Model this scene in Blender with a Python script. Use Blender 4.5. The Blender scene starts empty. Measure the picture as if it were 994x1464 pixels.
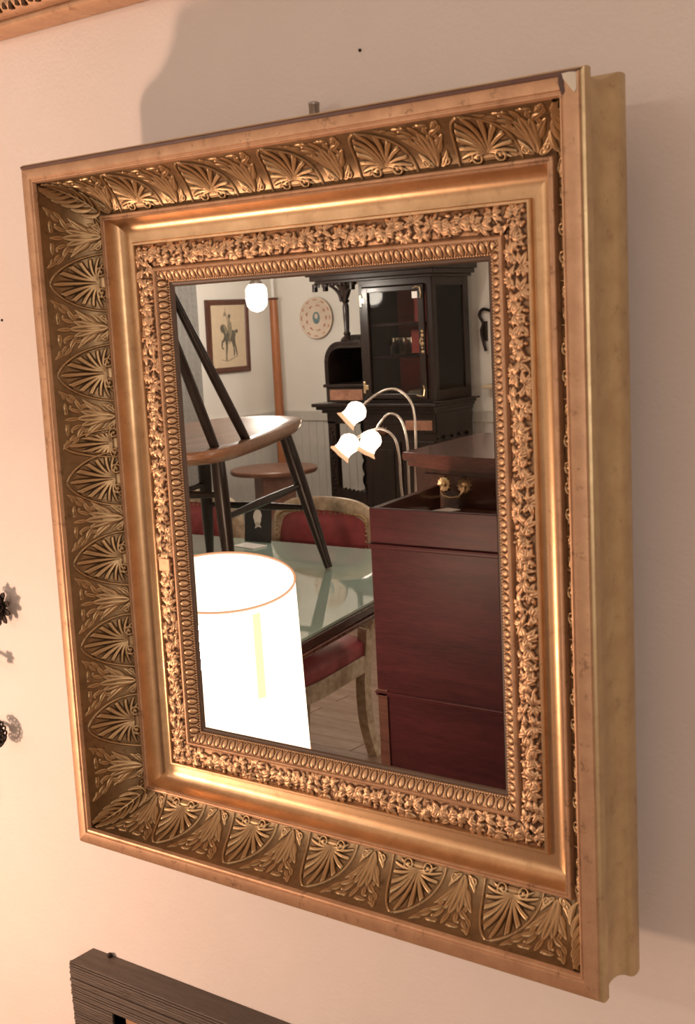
import bpy, bmesh, math, random
import numpy as np
from mathutils import Vector, Matrix, noise
rnd = random.Random(7)
PI = math.pi
S = bpy.context.scene
COL = S.collection
Z0 = 1.326                                   # height of the gilt mirror's centre above the floor

# ------------------------------------------------------------------ camera, world, light, exposure
cam = bpy.data.cameras.new('camera'); camo = bpy.data.objects.new('camera', cam); COL.objects.link(camo)
cam.sensor_width = 36; cam.lens = 1786.36 * 36 / 1464; cam.clip_start = .05; cam.clip_end = 60
r_ = Vector((.8001, .5977, -.0505)); d_ = Vector((.0507, -.1514, -.9872)); f_ = Vector((-.5977, .7873, -.1515))
f_.normalize(); r_ = (r_ - f_ * r_.dot(f_)).normalized(); d_ = f_.cross(r_)
camo.matrix_world = Matrix(((r_.x, -d_.x, -f_.x, .704), (r_.y, -d_.y, -f_.y, -.8218), (r_.z, -d_.z, -f_.z, Z0 + .184), (0, 0, 0, 1)))
cam.dof.use_dof = True; cam.dof.focus_distance = 1.75; cam.dof.aperture_fstop = 20
S.camera = camo
S.view_settings.view_transform = 'Standard'; S.view_settings.look = 'None'
S.view_settings.gamma = 1; S.view_settings.use_curve_mapping = False
S.view_settings.exposure = 0.0
w = bpy.data.worlds.new('world'); S.world = w; w.use_nodes = True
w.node_tree.nodes['Background'].inputs[0].default_value = (1, .93, .85, 1)
w.node_tree.nodes['Background'].inputs[1].default_value = .3

def point(name, loc, power, rad, col, parent=None):
    l = bpy.data.lights.new(name, 'POINT'); l.energy = power; l.shadow_soft_size = rad; l.color = col
    o = bpy.data.objects.new(name, l); COL.objects.link(o); o.location = loc
    if parent: o.parent = parent
    return o
WARM = (1, .655, .48)
SHADE_LAMP_W = 66; FILL_PENDANT_W = 40

# ------------------------------------------------------------------ materials
def nt(name):
    m = bpy.data.materials.new(name); m.use_nodes = True
    return m, m.node_tree, m.node_tree.nodes['Principled BSDF']
def ramp(t, fac, stops):
    r = t.nodes.new('ShaderNodeValToRGB'); e = r.color_ramp.elements
    while len(e) < len(stops): e.new(.5)
    for k, (p, c) in enumerate(stops): e[k].position = p; e[k].color = (*c, 1)
    t.links.new(fac, r.inputs[0]); return r.outputs[0]
def nz(t, scale, detail=4, vec=None, rough=.55, dist=0):
    n = t.nodes.new('ShaderNodeTexNoise'); n.inputs['Scale'].default_value = scale; n.inputs['Detail'].default_value = detail
    n.inputs['Roughness'].default_value = rough; n.inputs['Distortion'].default_value = dist
    if vec: t.links.new(vec, n.inputs['Vector'])
    return n.outputs['Fac']
def objco(t, scale=(1, 1, 1), out='Object'):
    c = t.nodes.new('ShaderNodeTexCoord'); m = t.nodes.new('ShaderNodeMapping'); m.inputs['Scale'].default_value = scale
    t.links.new(c.outputs[out], m.inputs[0]); return m.outputs[0]
def bump(t, b, h, s=.3, d=.002):
    n = t.nodes.new('ShaderNodeBump'); n.inputs['Strength'].default_value = s; n.inputs['Distance'].default_value = d
    t.links.new(h, n.inputs['Height']); t.links.new(n.outputs[0], b.inputs['Normal'])
def mix(t, f, a, b, mode='MIX'):
    n = t.nodes.new('ShaderNodeMix'); n.data_type = 'RGBA'; n.blend_type = mode
    if isinstance(f, (int, float)): n.inputs[0].default_value = f
    else: t.links.new(f, n.inputs[0])
    for i, x in ((6, a), (7, b)):
        if isinstance(x, tuple): n.inputs[i].default_value = (*x, 1)
        else: t.links.new(x, n.inputs[i])
    return n.outputs[2]
def mat(name, c, rough=.5, metal=0, var=.12, scale=12, bs=.1, bd=.001, stretch=(1, 1, 1), c2=None, **kw):
    m, t, b = nt(name); v = objco(t, stretch); n = nz(t, scale, 5, v)
    lo = c2 or tuple(x * (1 - var) for x in c); hi = c if c2 else tuple(min(1, x * (1 + var)) for x in c)
    t.links.new(ramp(t, n, [(.3, lo), (.7, hi)]), b.inputs['Base Color'])
    b.inputs['Roughness'].default_value = rough; b.inputs['Metallic'].default_value = metal
    for k, x in kw.items(): b.inputs[k.replace('_', ' ')].default_value = x
    if bs: bump(t, b, n, bs, bd)
    return m
def wood(name, lo, hi, rough=.4, axis=0, scale=9, stretch=9, bs=.15, coat=0):
    m, t, b = nt(name); s = [stretch] * 3; s[axis] = 1
    v = objco(t, tuple(s)); n = nz(t, scale * .25, 6, v, .65, .6); n2 = nz(t, scale * 2.2, 3, v)
    c = ramp(t, n, [(.3, lo), (.7, hi)]); c = mix(t, .35, c, ramp(t, n2, [(.35, lo), (.65, hi)]))
    t.links.new(c, b.inputs['Base Color']); b.inputs['Roughness'].default_value = rough
    b.inputs['Coat Weight'].default_value = coat; b.inputs['Coat Roughness'].default_value = .08
    b.inputs['Specular IOR Level'].default_value = .1 if 'red_m' in name else .22 if 'ebon' in name or 'beech' in name else .5
    bump(t, b, n2, bs, .0006); return m
def gilt(name, hi, mid, lo, rough=.36, metal=.85, attr=True, specks=.5, gmid=.45):
    """old burnished water gilding: dirt kept in the hollows (stored with the carving), rubbed spots of brown bole"""
    m, t, b = nt(name); v = objco(t)
    n = nz(t, 38, 6, v, .65); n2 = nz(t, 160, 3, v)
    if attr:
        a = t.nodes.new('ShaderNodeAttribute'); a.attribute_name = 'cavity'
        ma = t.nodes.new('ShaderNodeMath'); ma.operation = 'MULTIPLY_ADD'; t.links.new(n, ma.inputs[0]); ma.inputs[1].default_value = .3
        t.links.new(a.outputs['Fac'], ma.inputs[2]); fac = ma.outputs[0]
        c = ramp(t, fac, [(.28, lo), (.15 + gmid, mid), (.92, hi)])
    else:
        c = ramp(t, n, [(.25, mid), (.7, hi)])
    sp = ramp(t, nz(t, 70, 8, v, .75), [(.57 , (0, 0, 0)), (.65, (1, 1, 1))])
    mm = t.nodes.new('ShaderNodeMath'); mm.operation = 'MULTIPLY'; t.links.new(sp, mm.inputs[0]); mm.inputs[1].default_value = specks
    c = mix(t, mm.outputs[0], c, lo)
    t.links.new(c, b.inputs['Base Color'])
    b.inputs['Metallic'].default_value = metal
    r = t.nodes.new('ShaderNodeMapRange'); t.links.new(n, r.inputs[0]); r.inputs[3].default_value = rough + .14; r.inputs[4].default_value = rough - .04
    t.links.new(r.outputs[0], b.inputs['Roughness'])
    bump(t, b, n2, .12, .0004); return m
M = {}
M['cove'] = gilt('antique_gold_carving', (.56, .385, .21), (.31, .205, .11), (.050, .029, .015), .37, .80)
M['hollow'] = gilt('burnished_gold_hollow', (.68, .44, .25), (.50, .31, .165), (.22, .12, .06), .31, .85, False, .25)
M['flat'] = gilt('matte_rose_gold_flat', (.62, .385, .235), (.45, .26, .155), (.18, .09, .05), .45, .65, False, .6)
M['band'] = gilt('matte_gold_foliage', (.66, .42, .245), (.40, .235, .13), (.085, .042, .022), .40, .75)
M['outside'] = gilt('plain_gilt_outer_moulding', (.58, .45, .26), (.44, .31, .18), (.20, .12, .07), .36, .75, False, .3)
M['liner'] = mat('dark_brown_liner', (.09, .05, .03), .5)
M['chip'] = mat('bare_white_gesso', (.62, .56, .46), .8)
def mirror_mat():
    m, t, b = nt('old_silvered_glass'); v = objco(t)
    b.inputs['Metallic'].default_value = 1; b.inputs['Roughness'].default_value = 0.0
    b.inputs['Base Color'].default_value = (.86, .86, .84, 1); return m
M['mirror'] = mirror_mat()
def plaster():
    m, t, b = nt('cream_painted_plaster'); v = objco(t)
    n = nz(t, 3.2, 4, v); n2 = nz(t, 240, 4, v); n3 = nz(t, 34, 4, v)
    c = ramp(t, n, [(.3, (.70, .605, .56)), (.7, (.75, .66, .62))])
    c = mix(t, ramp(t, nz(t, 26, 10, v, .8), [(.69, (0, 0, 0)), (.74, (1, 1, 1))]), c, (.60, .47, .38))
    t.links.new(c, b.inputs['Base Color']); b.inputs['Roughness'].default_value = .55
    s = t.nodes.new('ShaderNodeMath'); s.operation = 'MULTIPLY_ADD'; t.links.new(n3, s.inputs[0]); s.inputs[1].default_value = 2.5; t.links.new(n2, s.inputs[2])
    bump(t, b, s.outputs[0], .22, .0016); return m
M['plaster'] = plaster()
M['plaster_cool'] = mat('pale_grey_green_wall_paint', (.80, .77, .71), .6, scale=4, var=.04, bs=.05)
M['ceiling'] = mat('white_ceiling_paint', (.8, .77, .72), .8, var=.03)
M['wainscot'] = mat('off_white_wainscot_paint', (.58, .56, .51), .4, scale=20, var=.06)
M['floor'] = wood('dull_brown_floor_boards', (.25, .16, .115), (.46, .33, .25), .38, 0, 10, 8)
M['mahogany'] = wood('red_mahogany', (.019, .0055, .0068), (.048, .0125, .0148), .42, 0, 14, 10, .06, .0)
M['mahogany_dark'] = wood('dark_mahogany', (.035, .014, .010), (.085, .035, .025), .25, 0, 10, 9, .05, .5)
M['mahogany_top'] = wood('polished_brown_red_top', (.075, .026, .020), (.17, .065, .048), .22, 0, 9, 9, .05, .5)
M['ebony'] = wood('ebonised_wood', (.010, .0065, .0055), (.030, .019, .015), .32, 2, 10, 8, .1, .2)
M['inlay'] = wood('burr_walnut_inlay', (.15, .06, .035), (.42, .21, .13), .35, 1, 24, 2)
M['blackwood'] = wood('dark_stained_beech', (.012, .009, .008), (.035, .026, .022), .3, 2, 10, 8)
M['elm'] = wood('brown_elm_seat', (.09, .038, .018), (.34, .17, .09), .34, 1, 9, 9, .1, .2)
M['post'] = wood('orange_brown_pine', (.26, .09, .035), (.46, .18, .075), .4, 2, 9, 8)
M['roundwood'] = wood('dull_walnut', (.13, .06, .04), (.26, .13, .085), .4, 0, 9, 8)
M['cream'] = mat('cream_painted_beech', (.60, .50, .37), .45, c2=(.30, .22, .14), scale=34)
M['crimson'] = mat('worn_crimson_leather', (.33, .060, .070), .5, c2=(.22, .040, .048), scale=22, bs=.25, bd=.002)
M['nail'] = mat('tarnished_brass_nails', (.35, .24, .12), .4, .9)
M['brass'] = mat('aged_brass', (.75, .58, .36), .28, .95)
M['chrome'] = mat('worn_nickel', (.80, .76, .70), .2, 1)
M['iron'] = mat('black_wrought_iron', (.028, .018, .014), .45, .6)
M['steel'] = mat('dull_steel', (.38, .33, .29), .4, .9)
M['greywood'] = wood('grey_brown_weathered_oak', (.040, .026, .019), (.125, .088, .066), .55, 0, 30, 14, .9)
M['greyflat'] = mat('worn_grey_brown_oak_face', (.16, .115, .09), .55, c2=(.11, .078, .06), scale=60, stretch=(.2, 1, 1))
M['paper'] = mat('aged_buff_paper', (.66, .53, .37), .8, var=.06, scale=30, bs=0)
M['ink'] = mat('grey_brown_engraving_ink', (.13, .115, .085), .8, var=.5, scale=120, bs=0)
M['ink2'] = mat('pale_grey_wash_ink', (.30, .25, .17), .8, var=.5, scale=150, bs=0)
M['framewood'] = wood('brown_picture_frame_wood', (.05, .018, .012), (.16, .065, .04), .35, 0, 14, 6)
M['china'] = mat('cream_glazed_china', (.72, .60, .48), .2, var=.03, Coat_Weight=.5)
M['rose'] = mat('rust_red_glaze', (.45, .18, .12), .3, bs=0)
M['blue'] = mat('slate_blue_glaze', (.10, .20, .24), .3, bs=0, c2=(.25, .3, .28), scale=60)
M['white'] = mat('white_card', (.8, .78, .74), .7, bs=0, var=.02)
M['blackcard'] = mat('black_card', (.02, .018, .02), .5, bs=0)
M['curtain'] = mat('grey_linen', (.26, .25, .23), .9, scale=60)
M['glass_top'] = mat('pale_green_plate_glass', (.40, .56, .50), .03, var=.02, bs=0, IOR=1.62, Coat_Weight=.6)
M['glass_edge'] = mat('green_glass_edge', (.10, .22, .18), .1, bs=0)
M['red_book'] = mat('dark_red_cloth', (.42, .06, .055), .7)
def pane_mat(tint=(.8, .8, .78), refl=.25):
    m = bpy.data.materials.new('cabinet_glass'); m.use_nodes = True; t = m.node_tree; t.nodes.clear()
    o = t.nodes.new('ShaderNodeOutputMaterial'); mx = t.nodes.new('ShaderNodeMixShader'); tr = t.nodes.new('ShaderNodeBsdfTransparent'); g = t.nodes.new('ShaderNodeBsdfGlossy')
    tr.inputs[0].default_value = (*tint, 1); g.inputs['Roughness'].default_value = .03
    fr = t.nodes.new('ShaderNodeFresnel'); fr.inputs[0].default_value = 1.32
    t.links.new(fr.outputs[0], mx.inputs[0]); t.links.new(tr.outputs[0], mx.inputs[1]); t.links.new(g.outputs[0], mx.inputs[2]); t.links.new(mx.outputs[0], o.inputs[0]); return m
M['pane'] = pane_mat()
def glow(name, col, strength, through):
    """lit fabric or milk glass: gives off light and lets part of the bulb's light straight through"""
    m = bpy.data.materials.new(name); m.use_nodes = True; t = m.node_tree; t.nodes.clear()
    o = t.nodes.new('ShaderNodeOutputMaterial'); mx = t.nodes.new('ShaderNodeMixShader'); tr = t.nodes.new('ShaderNodeBsdfTransparent'); e = t.nodes.new('ShaderNodeEmission')
    tr.inputs[0].default_value = (1, .97, .92, 1); e.inputs[0].default_value = (*col, 1); e.inputs[1].default_value = strength; mx.inputs[0].default_value = 1 - through
    t.links.new(tr.outputs[0], mx.inputs[1]); t.links.new(e.outputs[0], mx.inputs[2]); t.links.new(mx.outputs[0], o.inputs[0]); return m
M['shade'] = glow('lit_cream_lampshade', (1, .84, .66), 4.2, .45)
M['shade_trim'] = glow('orange_shade_trim', (.95, .40, .18), .9, .2)
M['shade_seam'] = glow('yellow_shade_seam', (1, .96, .58), 1.2, .0)
M['milk'] = glow('lit_milk_glass', (1, .90, .78), 5, .5)
M['tulip'] = glow('lit_frosted_tulip_glass', (1, .80, .66), 4.5, .4)
M['tulip_rim'] = glow('orange_tinted_tulip_rim', (1, .50, .27), 1.5, .15)

# ------------------------------------------------------------------ helpers
def obj(name, me, m=None, parent=None, loc=None, rot=None, smooth=False):
    if isinstance(me, bmesh.types.BMesh):
        bm = me; me = bpy.data.meshes.new(name); bmesh.ops.recalc_face_normals(bm, faces=bm.faces); bm.to_mesh(me); bm.free()
    o = bpy.data.objects.new(name, me); COL.objects.link(o)
    if m is not None and not me.materials: me.materials.append(m)
    if smooth:
        me.polygons.foreach_set('use_smooth', [True] * len(me.polygons))
        if smooth != 'all':
            try: me.set_sharp_from_angle(angle=math.radians(38))
            except Exception: pass
    if parent: o.parent = parent
    if loc: o.location = loc
    if rot: o.rotation_euler = rot
    return o
def tag(o, label, cat, group=None):
    o['label'] = label; o['category'] = cat
    if group: o['group'] = group
    return o
def thing(name, label, cat, loc=(0, 0, 0), rotz=0, group=None):
    o = bpy.data.objects.new(name, None); COL.objects.link(o); o.location = loc; o.rotation_euler = (0, 0, rotz)
    o.empty_display_size = .05
    return tag(o, label, cat, group)
def struct(name, me, m, **k):
    o = obj(name, me, m, **k); o['kind'] = 'structure'; return o
def box(bm, x0, x1, y0, y1, z0, z1, bev=0, rot=None):
    r = bmesh.ops.create_cube(bm, size=1); vs = r['verts']
    bmesh.ops.scale(bm, vec=(x1 - x0, y1 - y0, z1 - z0), verts=vs); bmesh.ops.translate(bm, vec=((x0 + x1) / 2, (y0 + y1) / 2, (z0 + z1) / 2), verts=vs)
    if bev:
        es = list({e for v in vs for e in v.link_edges}); r = bmesh.ops.bevel(bm, geom=es, offset=bev, segments=2, affect='EDGES', profile=.5)
    return vs
def B(*a, **k):
    bm = bmesh.new(); box(bm, *a, **k); return bm
def prism(bm, pts, z0, z1, bev=0):
    """pts: plan outline, extruded upright"""
    lo = [bm.verts.new((x, y, z0)) for x, y in pts]; hi = [bm.verts.new((x, y, z1)) for x, y in pts]; n = len(pts)
    f1 = bm.faces.new(lo[::-1]); f2 = bm.faces.new(hi)
    for i in range(n): bm.faces.new((lo[i], lo[(i + 1) % n], hi[(i + 1) % n], hi[i]))
    if bev:
        bmesh.ops.bevel(bm, geom=list(f1.edges) + list(f2.edges), offset=bev, segments=2, affect='EDGES', profile=.5)
    return bm
def plate_xz(bm, pts, y0, y1, bev=0):
    lo = [bm.verts.new((x, y0, z)) for x, z in pts]; hi = [bm.verts.new((x, y1, z)) for x, z in pts]; n = len(pts)
    f1 = bm.faces.new(lo); f2 = bm.faces.new(hi[::-1])
    for i in range(n): bm.faces.new((lo[(i + 1) % n], lo[i], hi[i], hi[(i + 1) % n]))
    if bev: bmesh.ops.bevel(bm, geom=list(f1.edges) + list(f2.edges), offset=bev, segments=2, affect='EDGES', profile=.5)
    return bm
def lathe(bm, prof, seg=24, c=(0, 0, 0), axis=None, wav=None):
    """prof: (radius, height) pairs; axis: Matrix to turn the result; wav(k, angle)->radius factor"""
    rings = []
    for k, (r, z) in enumerate(prof):
        ring = []
        for i in range(seg):
            a = 2 * PI * i / seg; rr = r * (wav(k, a) if wav else 1); v = Vector((rr * math.cos(a), rr * math.sin(a), z))
            if axis: v = axis @ v
            ring.append(bm.verts.new(v + Vector(c)))
        rings.append(ring)
    for a, b in zip(rings, rings[1:]):
        for i in range(seg): bm.faces.new((a[i], a[(i + 1) % seg], b[(i + 1) % seg], b[i]))
    if prof[0][0] > 1e-5: bm.faces.new(rings[0][::-1])
    if prof[-1][0] > 1e-5: bm.faces.new(rings[-1])
    return bm
def sweep(bm, path, radius, seg=10, section=None, closed=False, up=Vector((0, 0, 1)), caps=True):
    """tube or moulding along a path; radius may be a list; section: list of (a, b) offsets on the two cross axes"""
    P = [Vector(p) for p in path]; n = len(P); rings = []
    sec = section or [(math.cos(2 * PI * i / seg), math.sin(2 * PI * i / seg)) for i in range(seg)]
    prev = None
    for i, p in enumerate(P):
        t = (P[(i + 1) % n] - P[i - 1]) if closed else (P[min(i + 1, n - 1)] - P[max(i - 1, 0)])
        t.normalize()
        a = (prev - t * prev.dot(t)) if prev is not None else up.cross(t)
        if a.length < 1e-4: a = Vector((1, 0, 0)).cross(t)
        a.normalize(); b = t.cross(a); prev = a
        r = radius[i] if isinstance(radius, (list, tuple)) else radius
        rings.append([bm.verts.new(p + a * (s * r) + b * (q * r)) for s, q in sec])
    m = len(sec)
    for i in range(n if closed else n - 1):
        A, Bq = rings[i], rings[(i + 1) % n]
        for j in range(m): bm.faces.new((A[j], A[(j + 1) % m], Bq[(j + 1) % m], Bq[j]))
    if not closed and caps: bm.faces.new(rings[0][::-1]); bm.faces.new(rings[-1])
    return bm
def tube(path, r, **k):
    return sweep(bmesh.new(), path, r, **k)
def bez(p, n=16):
    P = [Vector(q) for q in p]; out = []
    for i in range(n + 1):
        t = i / n; q = P[:]
        while len(q) > 1: q = [a.lerp(b, t) for a, b in zip(q, q[1:])]
        out.append(q[0])
    return out
def smoothpath(pts, per=6):
    P = [Vector(p) for p in pts]; out = []
    for i in range(len(P) - 1):
        a, b, c, d = P[max(i - 1, 0)], P[i], P[i + 1], P[min(i + 2, len(P) - 1)]
        for k in range(per):
            t = k / per
            out.append(.5 * ((2 * b) + (c - a) * t + (2 * a - 5 * b + 4 * c - d) * t * t + (3 * b - a - 3 * c + d) * t ** 3))
    out.append(P[-1]); return out
def mesh_np(name, verts, faces, cav=None, mirror=False):
    me = bpy.data.meshes.new(name); nv, nf = len(verts), len(faces)
    if mirror: verts = verts * np.array([-1, 1, 1]); faces = faces[:, ::-1]
    me.vertices.add(nv); me.vertices.foreach_set('co', np.ascontiguousarray(verts, np.float32).ravel())
    me.loops.add(nf * 4); me.loops.foreach_set('vertex_index', np.ascontiguousarray(faces, np.int32).ravel())
    me.polygons.add(nf); me.polygons.foreach_set('loop_start', np.arange(nf, dtype=np.int32) * 4)
    try: me.polygons.foreach_set('loop_total', np.full(nf, 4, np.int32))
    except Exception: pass
    me.polygons.foreach_set('use_smooth', np.ones(nf, bool))
    if cav is not None:
        a = me.attributes.new('cavity', 'FLOAT', 'POINT'); a.data.foreach_set('value', cav.astype(np.float32).ravel())
    me.update(calc_edges=True); me.validate(); return me
def grid_faces(nu, nv, keep=None):
    i = np.arange(nu * nv).reshape(nu, nv)
    q = np.stack([i[:-1, :-1], i[:-1, 1:], i[1:, 1:], i[1:, :-1]], -1)
    if keep is not None:
        k = keep[:-1, :-1] & keep[:-1, 1:] & keep[1:, 1:] & keep[1:, :-1]; q = q[k]
    return q.reshape(-1, 4)
def compact(v, f, c):
    u, inv = np.unique(f, return_inverse=True); return v[u], inv.reshape(-1, 4), c[u]

# ------------------------------------------------------------------ the gilt mirror: profile and carving
W, H = .600, .6951
mirror = thing('gilt_wall_mirror', 'large rectangular gilt mirror with carved palmette frame hanging on cream wall', 'mirror', (0, 0, Z0))
def strip_mesh(name, prof, Lh, nseg=2):
    """mitred straight moulding; prof = (inset, depth); side frame: x along, y depth, z = -inset; origin on the outer edge"""
    p = np.array(prof); nv = len(p); s = np.linspace(-1, 1, nseg)
    V = np.zeros((nseg, nv, 3)); V[..., 0] = s[:, None] * (Lh - p[None, :, 0]); V[..., 1] = p[None, :, 1]; V[..., 2] = -p[None, :, 0]
    me = mesh_np(name, V.reshape(-1, 3), grid_faces(nseg, nv)); 
    return me
def arc(p0, p1, p2, n=8):
    return [tuple(((1 - t) ** 2 * np.array(p0) + 2 * t * (1 - t) * np.array(p1) + t * t * np.array(p2))) for t in np.linspace(0, 1, n)]
P_OUT = [(.016, .0740), (.004, .0735), (-.0010, .0720), (-.0035, .0690)] + arc((-.0042, .0660), (-.0055, .0540), (-.0015, .0500), 7) + arc((-.0002, .0475), (.0050, .0360), (.0010, .0165), 9) + [(-.0005, .0150), (-.0026, .0135), (-.0030, .0075), (-.0024, .0042), (-.0012, .0035), (-.0004, .0032), (0, .0025)]
P_FLAT = [(0, .0028), (.0006, .0006), (.0016, 0), (.0118, -.0004), (.0124, .0004), (.0128, .0012), (.0136, .0012), (.0142, .0004), (.0152, .0006), (.0160, .0022), (.0166, .0045)]
C0, C1, C2, C3 = (.0166, .0045), (.0180, .0330), (.0310, .0530), (.0482, .0590)
P_RIDGE = [(.0482, .0590), (.0486, .0540), (.0492, .0531), (.0502, .0528), (.0512, .0530), (.0515, .0536), (.0520, .0532), (.0534, .0530), (.0542, .0540), (.0544, .0552)]
P_SCOTIA = arc((.0544, .0552), (.0570, .0705), (.0690, .0700), 14) + [(.0725, .0702), (.0762, .0702), (.0766, .0690), (.0768, .0672), (.0776, .0665), (.0795, .0665), (.0800, .0672), (.0803, .0695)]
P_DFIL = [(.1022, .0700), (.1028, .0680), (.1034, .0668), (.1042, .0663), (.1058, .0663), (.1064, .0670), (.1068, .0690)]
P_LIN = [(.1176, .0755), (.1182, .0762), (.1205, .0768), (.1210, .0775), (.1233, .0790)]
def bez3(p, n):
    t = np.linspace(0, 1, n)[:, None]; p = np.array(p)
    return (1 - t) ** 3 * p[0] + 3 * t * (1 - t) ** 2 * p[1] + 3 * t * t * (1 - t) * p[2] + t ** 3 * p[3]
def curve_frame(n, fn):
    c = fn(n * 8); s = np.r_[0, np.cumsum(np.linalg.norm(np.diff(c, axis=0), axis=1))]; L = s[-1]
    q = np.linspace(0, L, n); c = np.stack([np.interp(q, s, c[:, k]) for k in (0, 1)], 1)
    t = np.gradient(c, axis=0); t /= np.linalg.norm(t, axis=1)[:, None]
    nrm = np.stack([t[:, 1], -t[:, 0]], 1)        # towards the viewer and the opening
    return c, nrm, L, q
def blur(h, r):
    k = np.ones(2 * r + 1) / (2 * r + 1)
    h = np.apply_along_axis(lambda a: np.convolve(np.pad(a, r, mode='edge'), k, 'valid'), 0, h)
    return np.apply_along_axis(lambda a: np.convolve(np.pad(a, r, mode='edge'), k, 'valid'), 1, h)
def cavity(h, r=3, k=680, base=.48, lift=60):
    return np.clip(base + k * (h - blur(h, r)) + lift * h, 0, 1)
def leaf(U, V, x0, y0, ang, L, wd, ht, bend=0., club=0., vein=.35):
    """one carved leaf: starts at (x0, y0), runs at ang (0 = +V), bends sideways, all in mm"""
    a = math.radians(ang); dx, dy = math.sin(a), math.cos(a)
    s = ((U - x0) * dx + (V - y0) * dy) / L; t = (U - x0) * dy - (V - y0) * dx
    t = t - bend * np.clip(s, 0, 1.2) ** 2 * L
    sc = np.clip(s, 0, 1)
    if club: wp = wd * (.22 + .78 * sc) * np.sqrt(np.clip(1 - sc ** 7, 0, 1))
    else: wp = wd * np.sin(PI * np.clip(sc, 0, 1) ** .8) ** .8
    wp = np.maximum(wp, 1e-3); q = np.clip(1 - (t / wp) ** 2, 0, 1)
    h = ht * np.sqrt(q) * (.45 + .55 * np.sin(PI * np.clip(sc * .9 + .08, 0, 1)) ) * (1 - vein * np.exp(-(t / (.16 * wd + .15)) ** 2))
    return np.where((s > 0) & (s < 1), h, 0)
def dome(U, V, x, y, r, ht):
    return ht * np.sqrt(np.clip(1 - ((U - x) ** 2 + (V - y) ** 2) / r ** 2, 0, 1))
def ring(U, V, x, y, r, wd, ht):
    d = np.hypot(U - x, V - y) - r; return ht * np.sqrt(np.clip(1 - (d / wd) ** 2, 0, 1))
def palmette_h(U, V, fat=1.):
    hw = 28.5 * fat * np.clip(1 - (np.clip(V, 0, 58) / 57.) ** 1.9, 0, 1) ** .72
    inside = (np.abs(U) < hw) & (V < 57) & (V > 0)
    g = (np.abs(U) - hw) * np.clip(.45 + .55 * (1 - V / 62), .3, 1)
    h = np.where(inside, .30, 0.); room = np.clip((hw - 2.6 - np.abs(U)) / 1.6, 0, 1) ** .5 * (V < 53)
    h = np.maximum(h, 1.9 * np.exp(-(g / .85) ** 2) * (V < 56.5) * (V > 1))
    h = np.where((g < -1.5) & (g > -3.2), h * .2, h)
    for k, (a, L, wd, bd) in enumerate([(0, 47, 3.0, 0), (16, 44.5, 3.5, .04), (33, 40, 3.7, .08), (52, 34, 3.6, .14), (73, 28, 3.3, .20), (96, 22, 2.9, .28), (122, 17, 2.3, .34)]):
        for s in ((1, -1) if a else (1,)):
            h = np.maximum(h, room * leaf(U, V, s * 1.0 * (a > 0), 8.5, s * a * .62, L * (.86 + .14 * fat) * .96, wd, 3.1, s * .56 * math.sin(math.radians(a)) ** 1.2 * (1 + .25 * (a > 70)) if a else 0, 1, .25))
    h = np.where((V > 3) & (V < 9) & (np.abs(U) < 9), np.maximum(h, 1.6 - .25 * np.abs(V - 6)), h)
    for s in (1, -1):
        h = np.maximum(h, ring(U, V, s * 10.5, 6.2, 4.2, 1.2, 2.6)); h = np.maximum(h, dome(U, V, s * 10.5, 6.2, 2.1, 2.8))
    return h
def spray_h(U, V):
    h = np.zeros_like(U)
    L_ = [(0, 3, 0, 36, 5.2, 3.0, 0), (0, 6, 9, 30, 4.2, 2.8, .05), (0, 6, -9, 30, 4.2, 2.8, -.05), (1, 10, 27, 28, 2.9, 2.4, .12), (-1, 10, -27, 28, 2.9, 2.4, -.12),
          (2, 13, 48, 20, 2.6, 2.1, -.10), (-2, 13, -48, 20, 2.6, 2.1, .10), (3, 3, 60, 15, 2.6, 2.2, -.25), (-3, 3, -60, 15, 2.6, 2.2, .25), (8, 33, 40, 15, 2.5, 1.9, .2), (-8, 33, -40, 15, 2.5, 1.9, -.2),
          (7, 36, 8, 13, 2.1, 1.8, .15), (-7, 36, -8, 13, 2.1, 1.8, -.15), (17, 40, 64, 12, 2.1, 1.6, -.2), (-17, 40, -64, 12, 2.1, 1.6, .2), (16, 42, 26, 12, 1.9, 1.5, .2), (-16, 42, -26, 12, 1.9, 1.5, -.2),
          (0, 38, 0, 15, 2.2, 1.7, 0), (20, 52, 78, 9, 1.6, 1.3, 0), (-20, 52, -78, 9, 1.6, 1.3, 0), (4, 50, 75, 13, 2.0, 1.6, .1), (-4, 50, -75, 13, 2.0, 1.6, -.1), (24, 47, 10, 12, 2.0, 1.5, .2), (-24, 47, -10, 12, 2.0, 1.5, -.2), (5, 22, 62, 13, 2.4, 2.1, -.2), (-5, 22, -62, 13, 2.4, 2.1, .2), (12, 26, 5, 12, 2.0, 1.7, 0), (-12, 26, -5, 12, 2.0, 1.7, 0)]
    for x, y, a, L, wd, ht, bd in L_: h = np.maximum(h, leaf(U, V, x, y, a, L * 1.08, wd * 1.30, ht, bd * 1.6))
    for s in (1, -1):
        h = np.maximum(h, ring(U, V, s * 9.5, 7.5, 3.0, 1.0, 1.9)); h = np.maximum(h, dome(U, V, s * 9.5, 7.5, 1.4, 2.0))
        h = np.maximum(h, leaf(U, V, s * 3, 18, s * 40, 26, .9, 1.3, -s * .15, 0, 0))
        h = np.maximum(h, dome(U, V, s * 13, 46, 1.5, 1.6)); h = np.maximum(h, dome(U, V, s * 6, 52, 1.4, 1.5))
    return h
cove_fn = lambda n: bez3((C0, C1, C2, C3), n)
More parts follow.
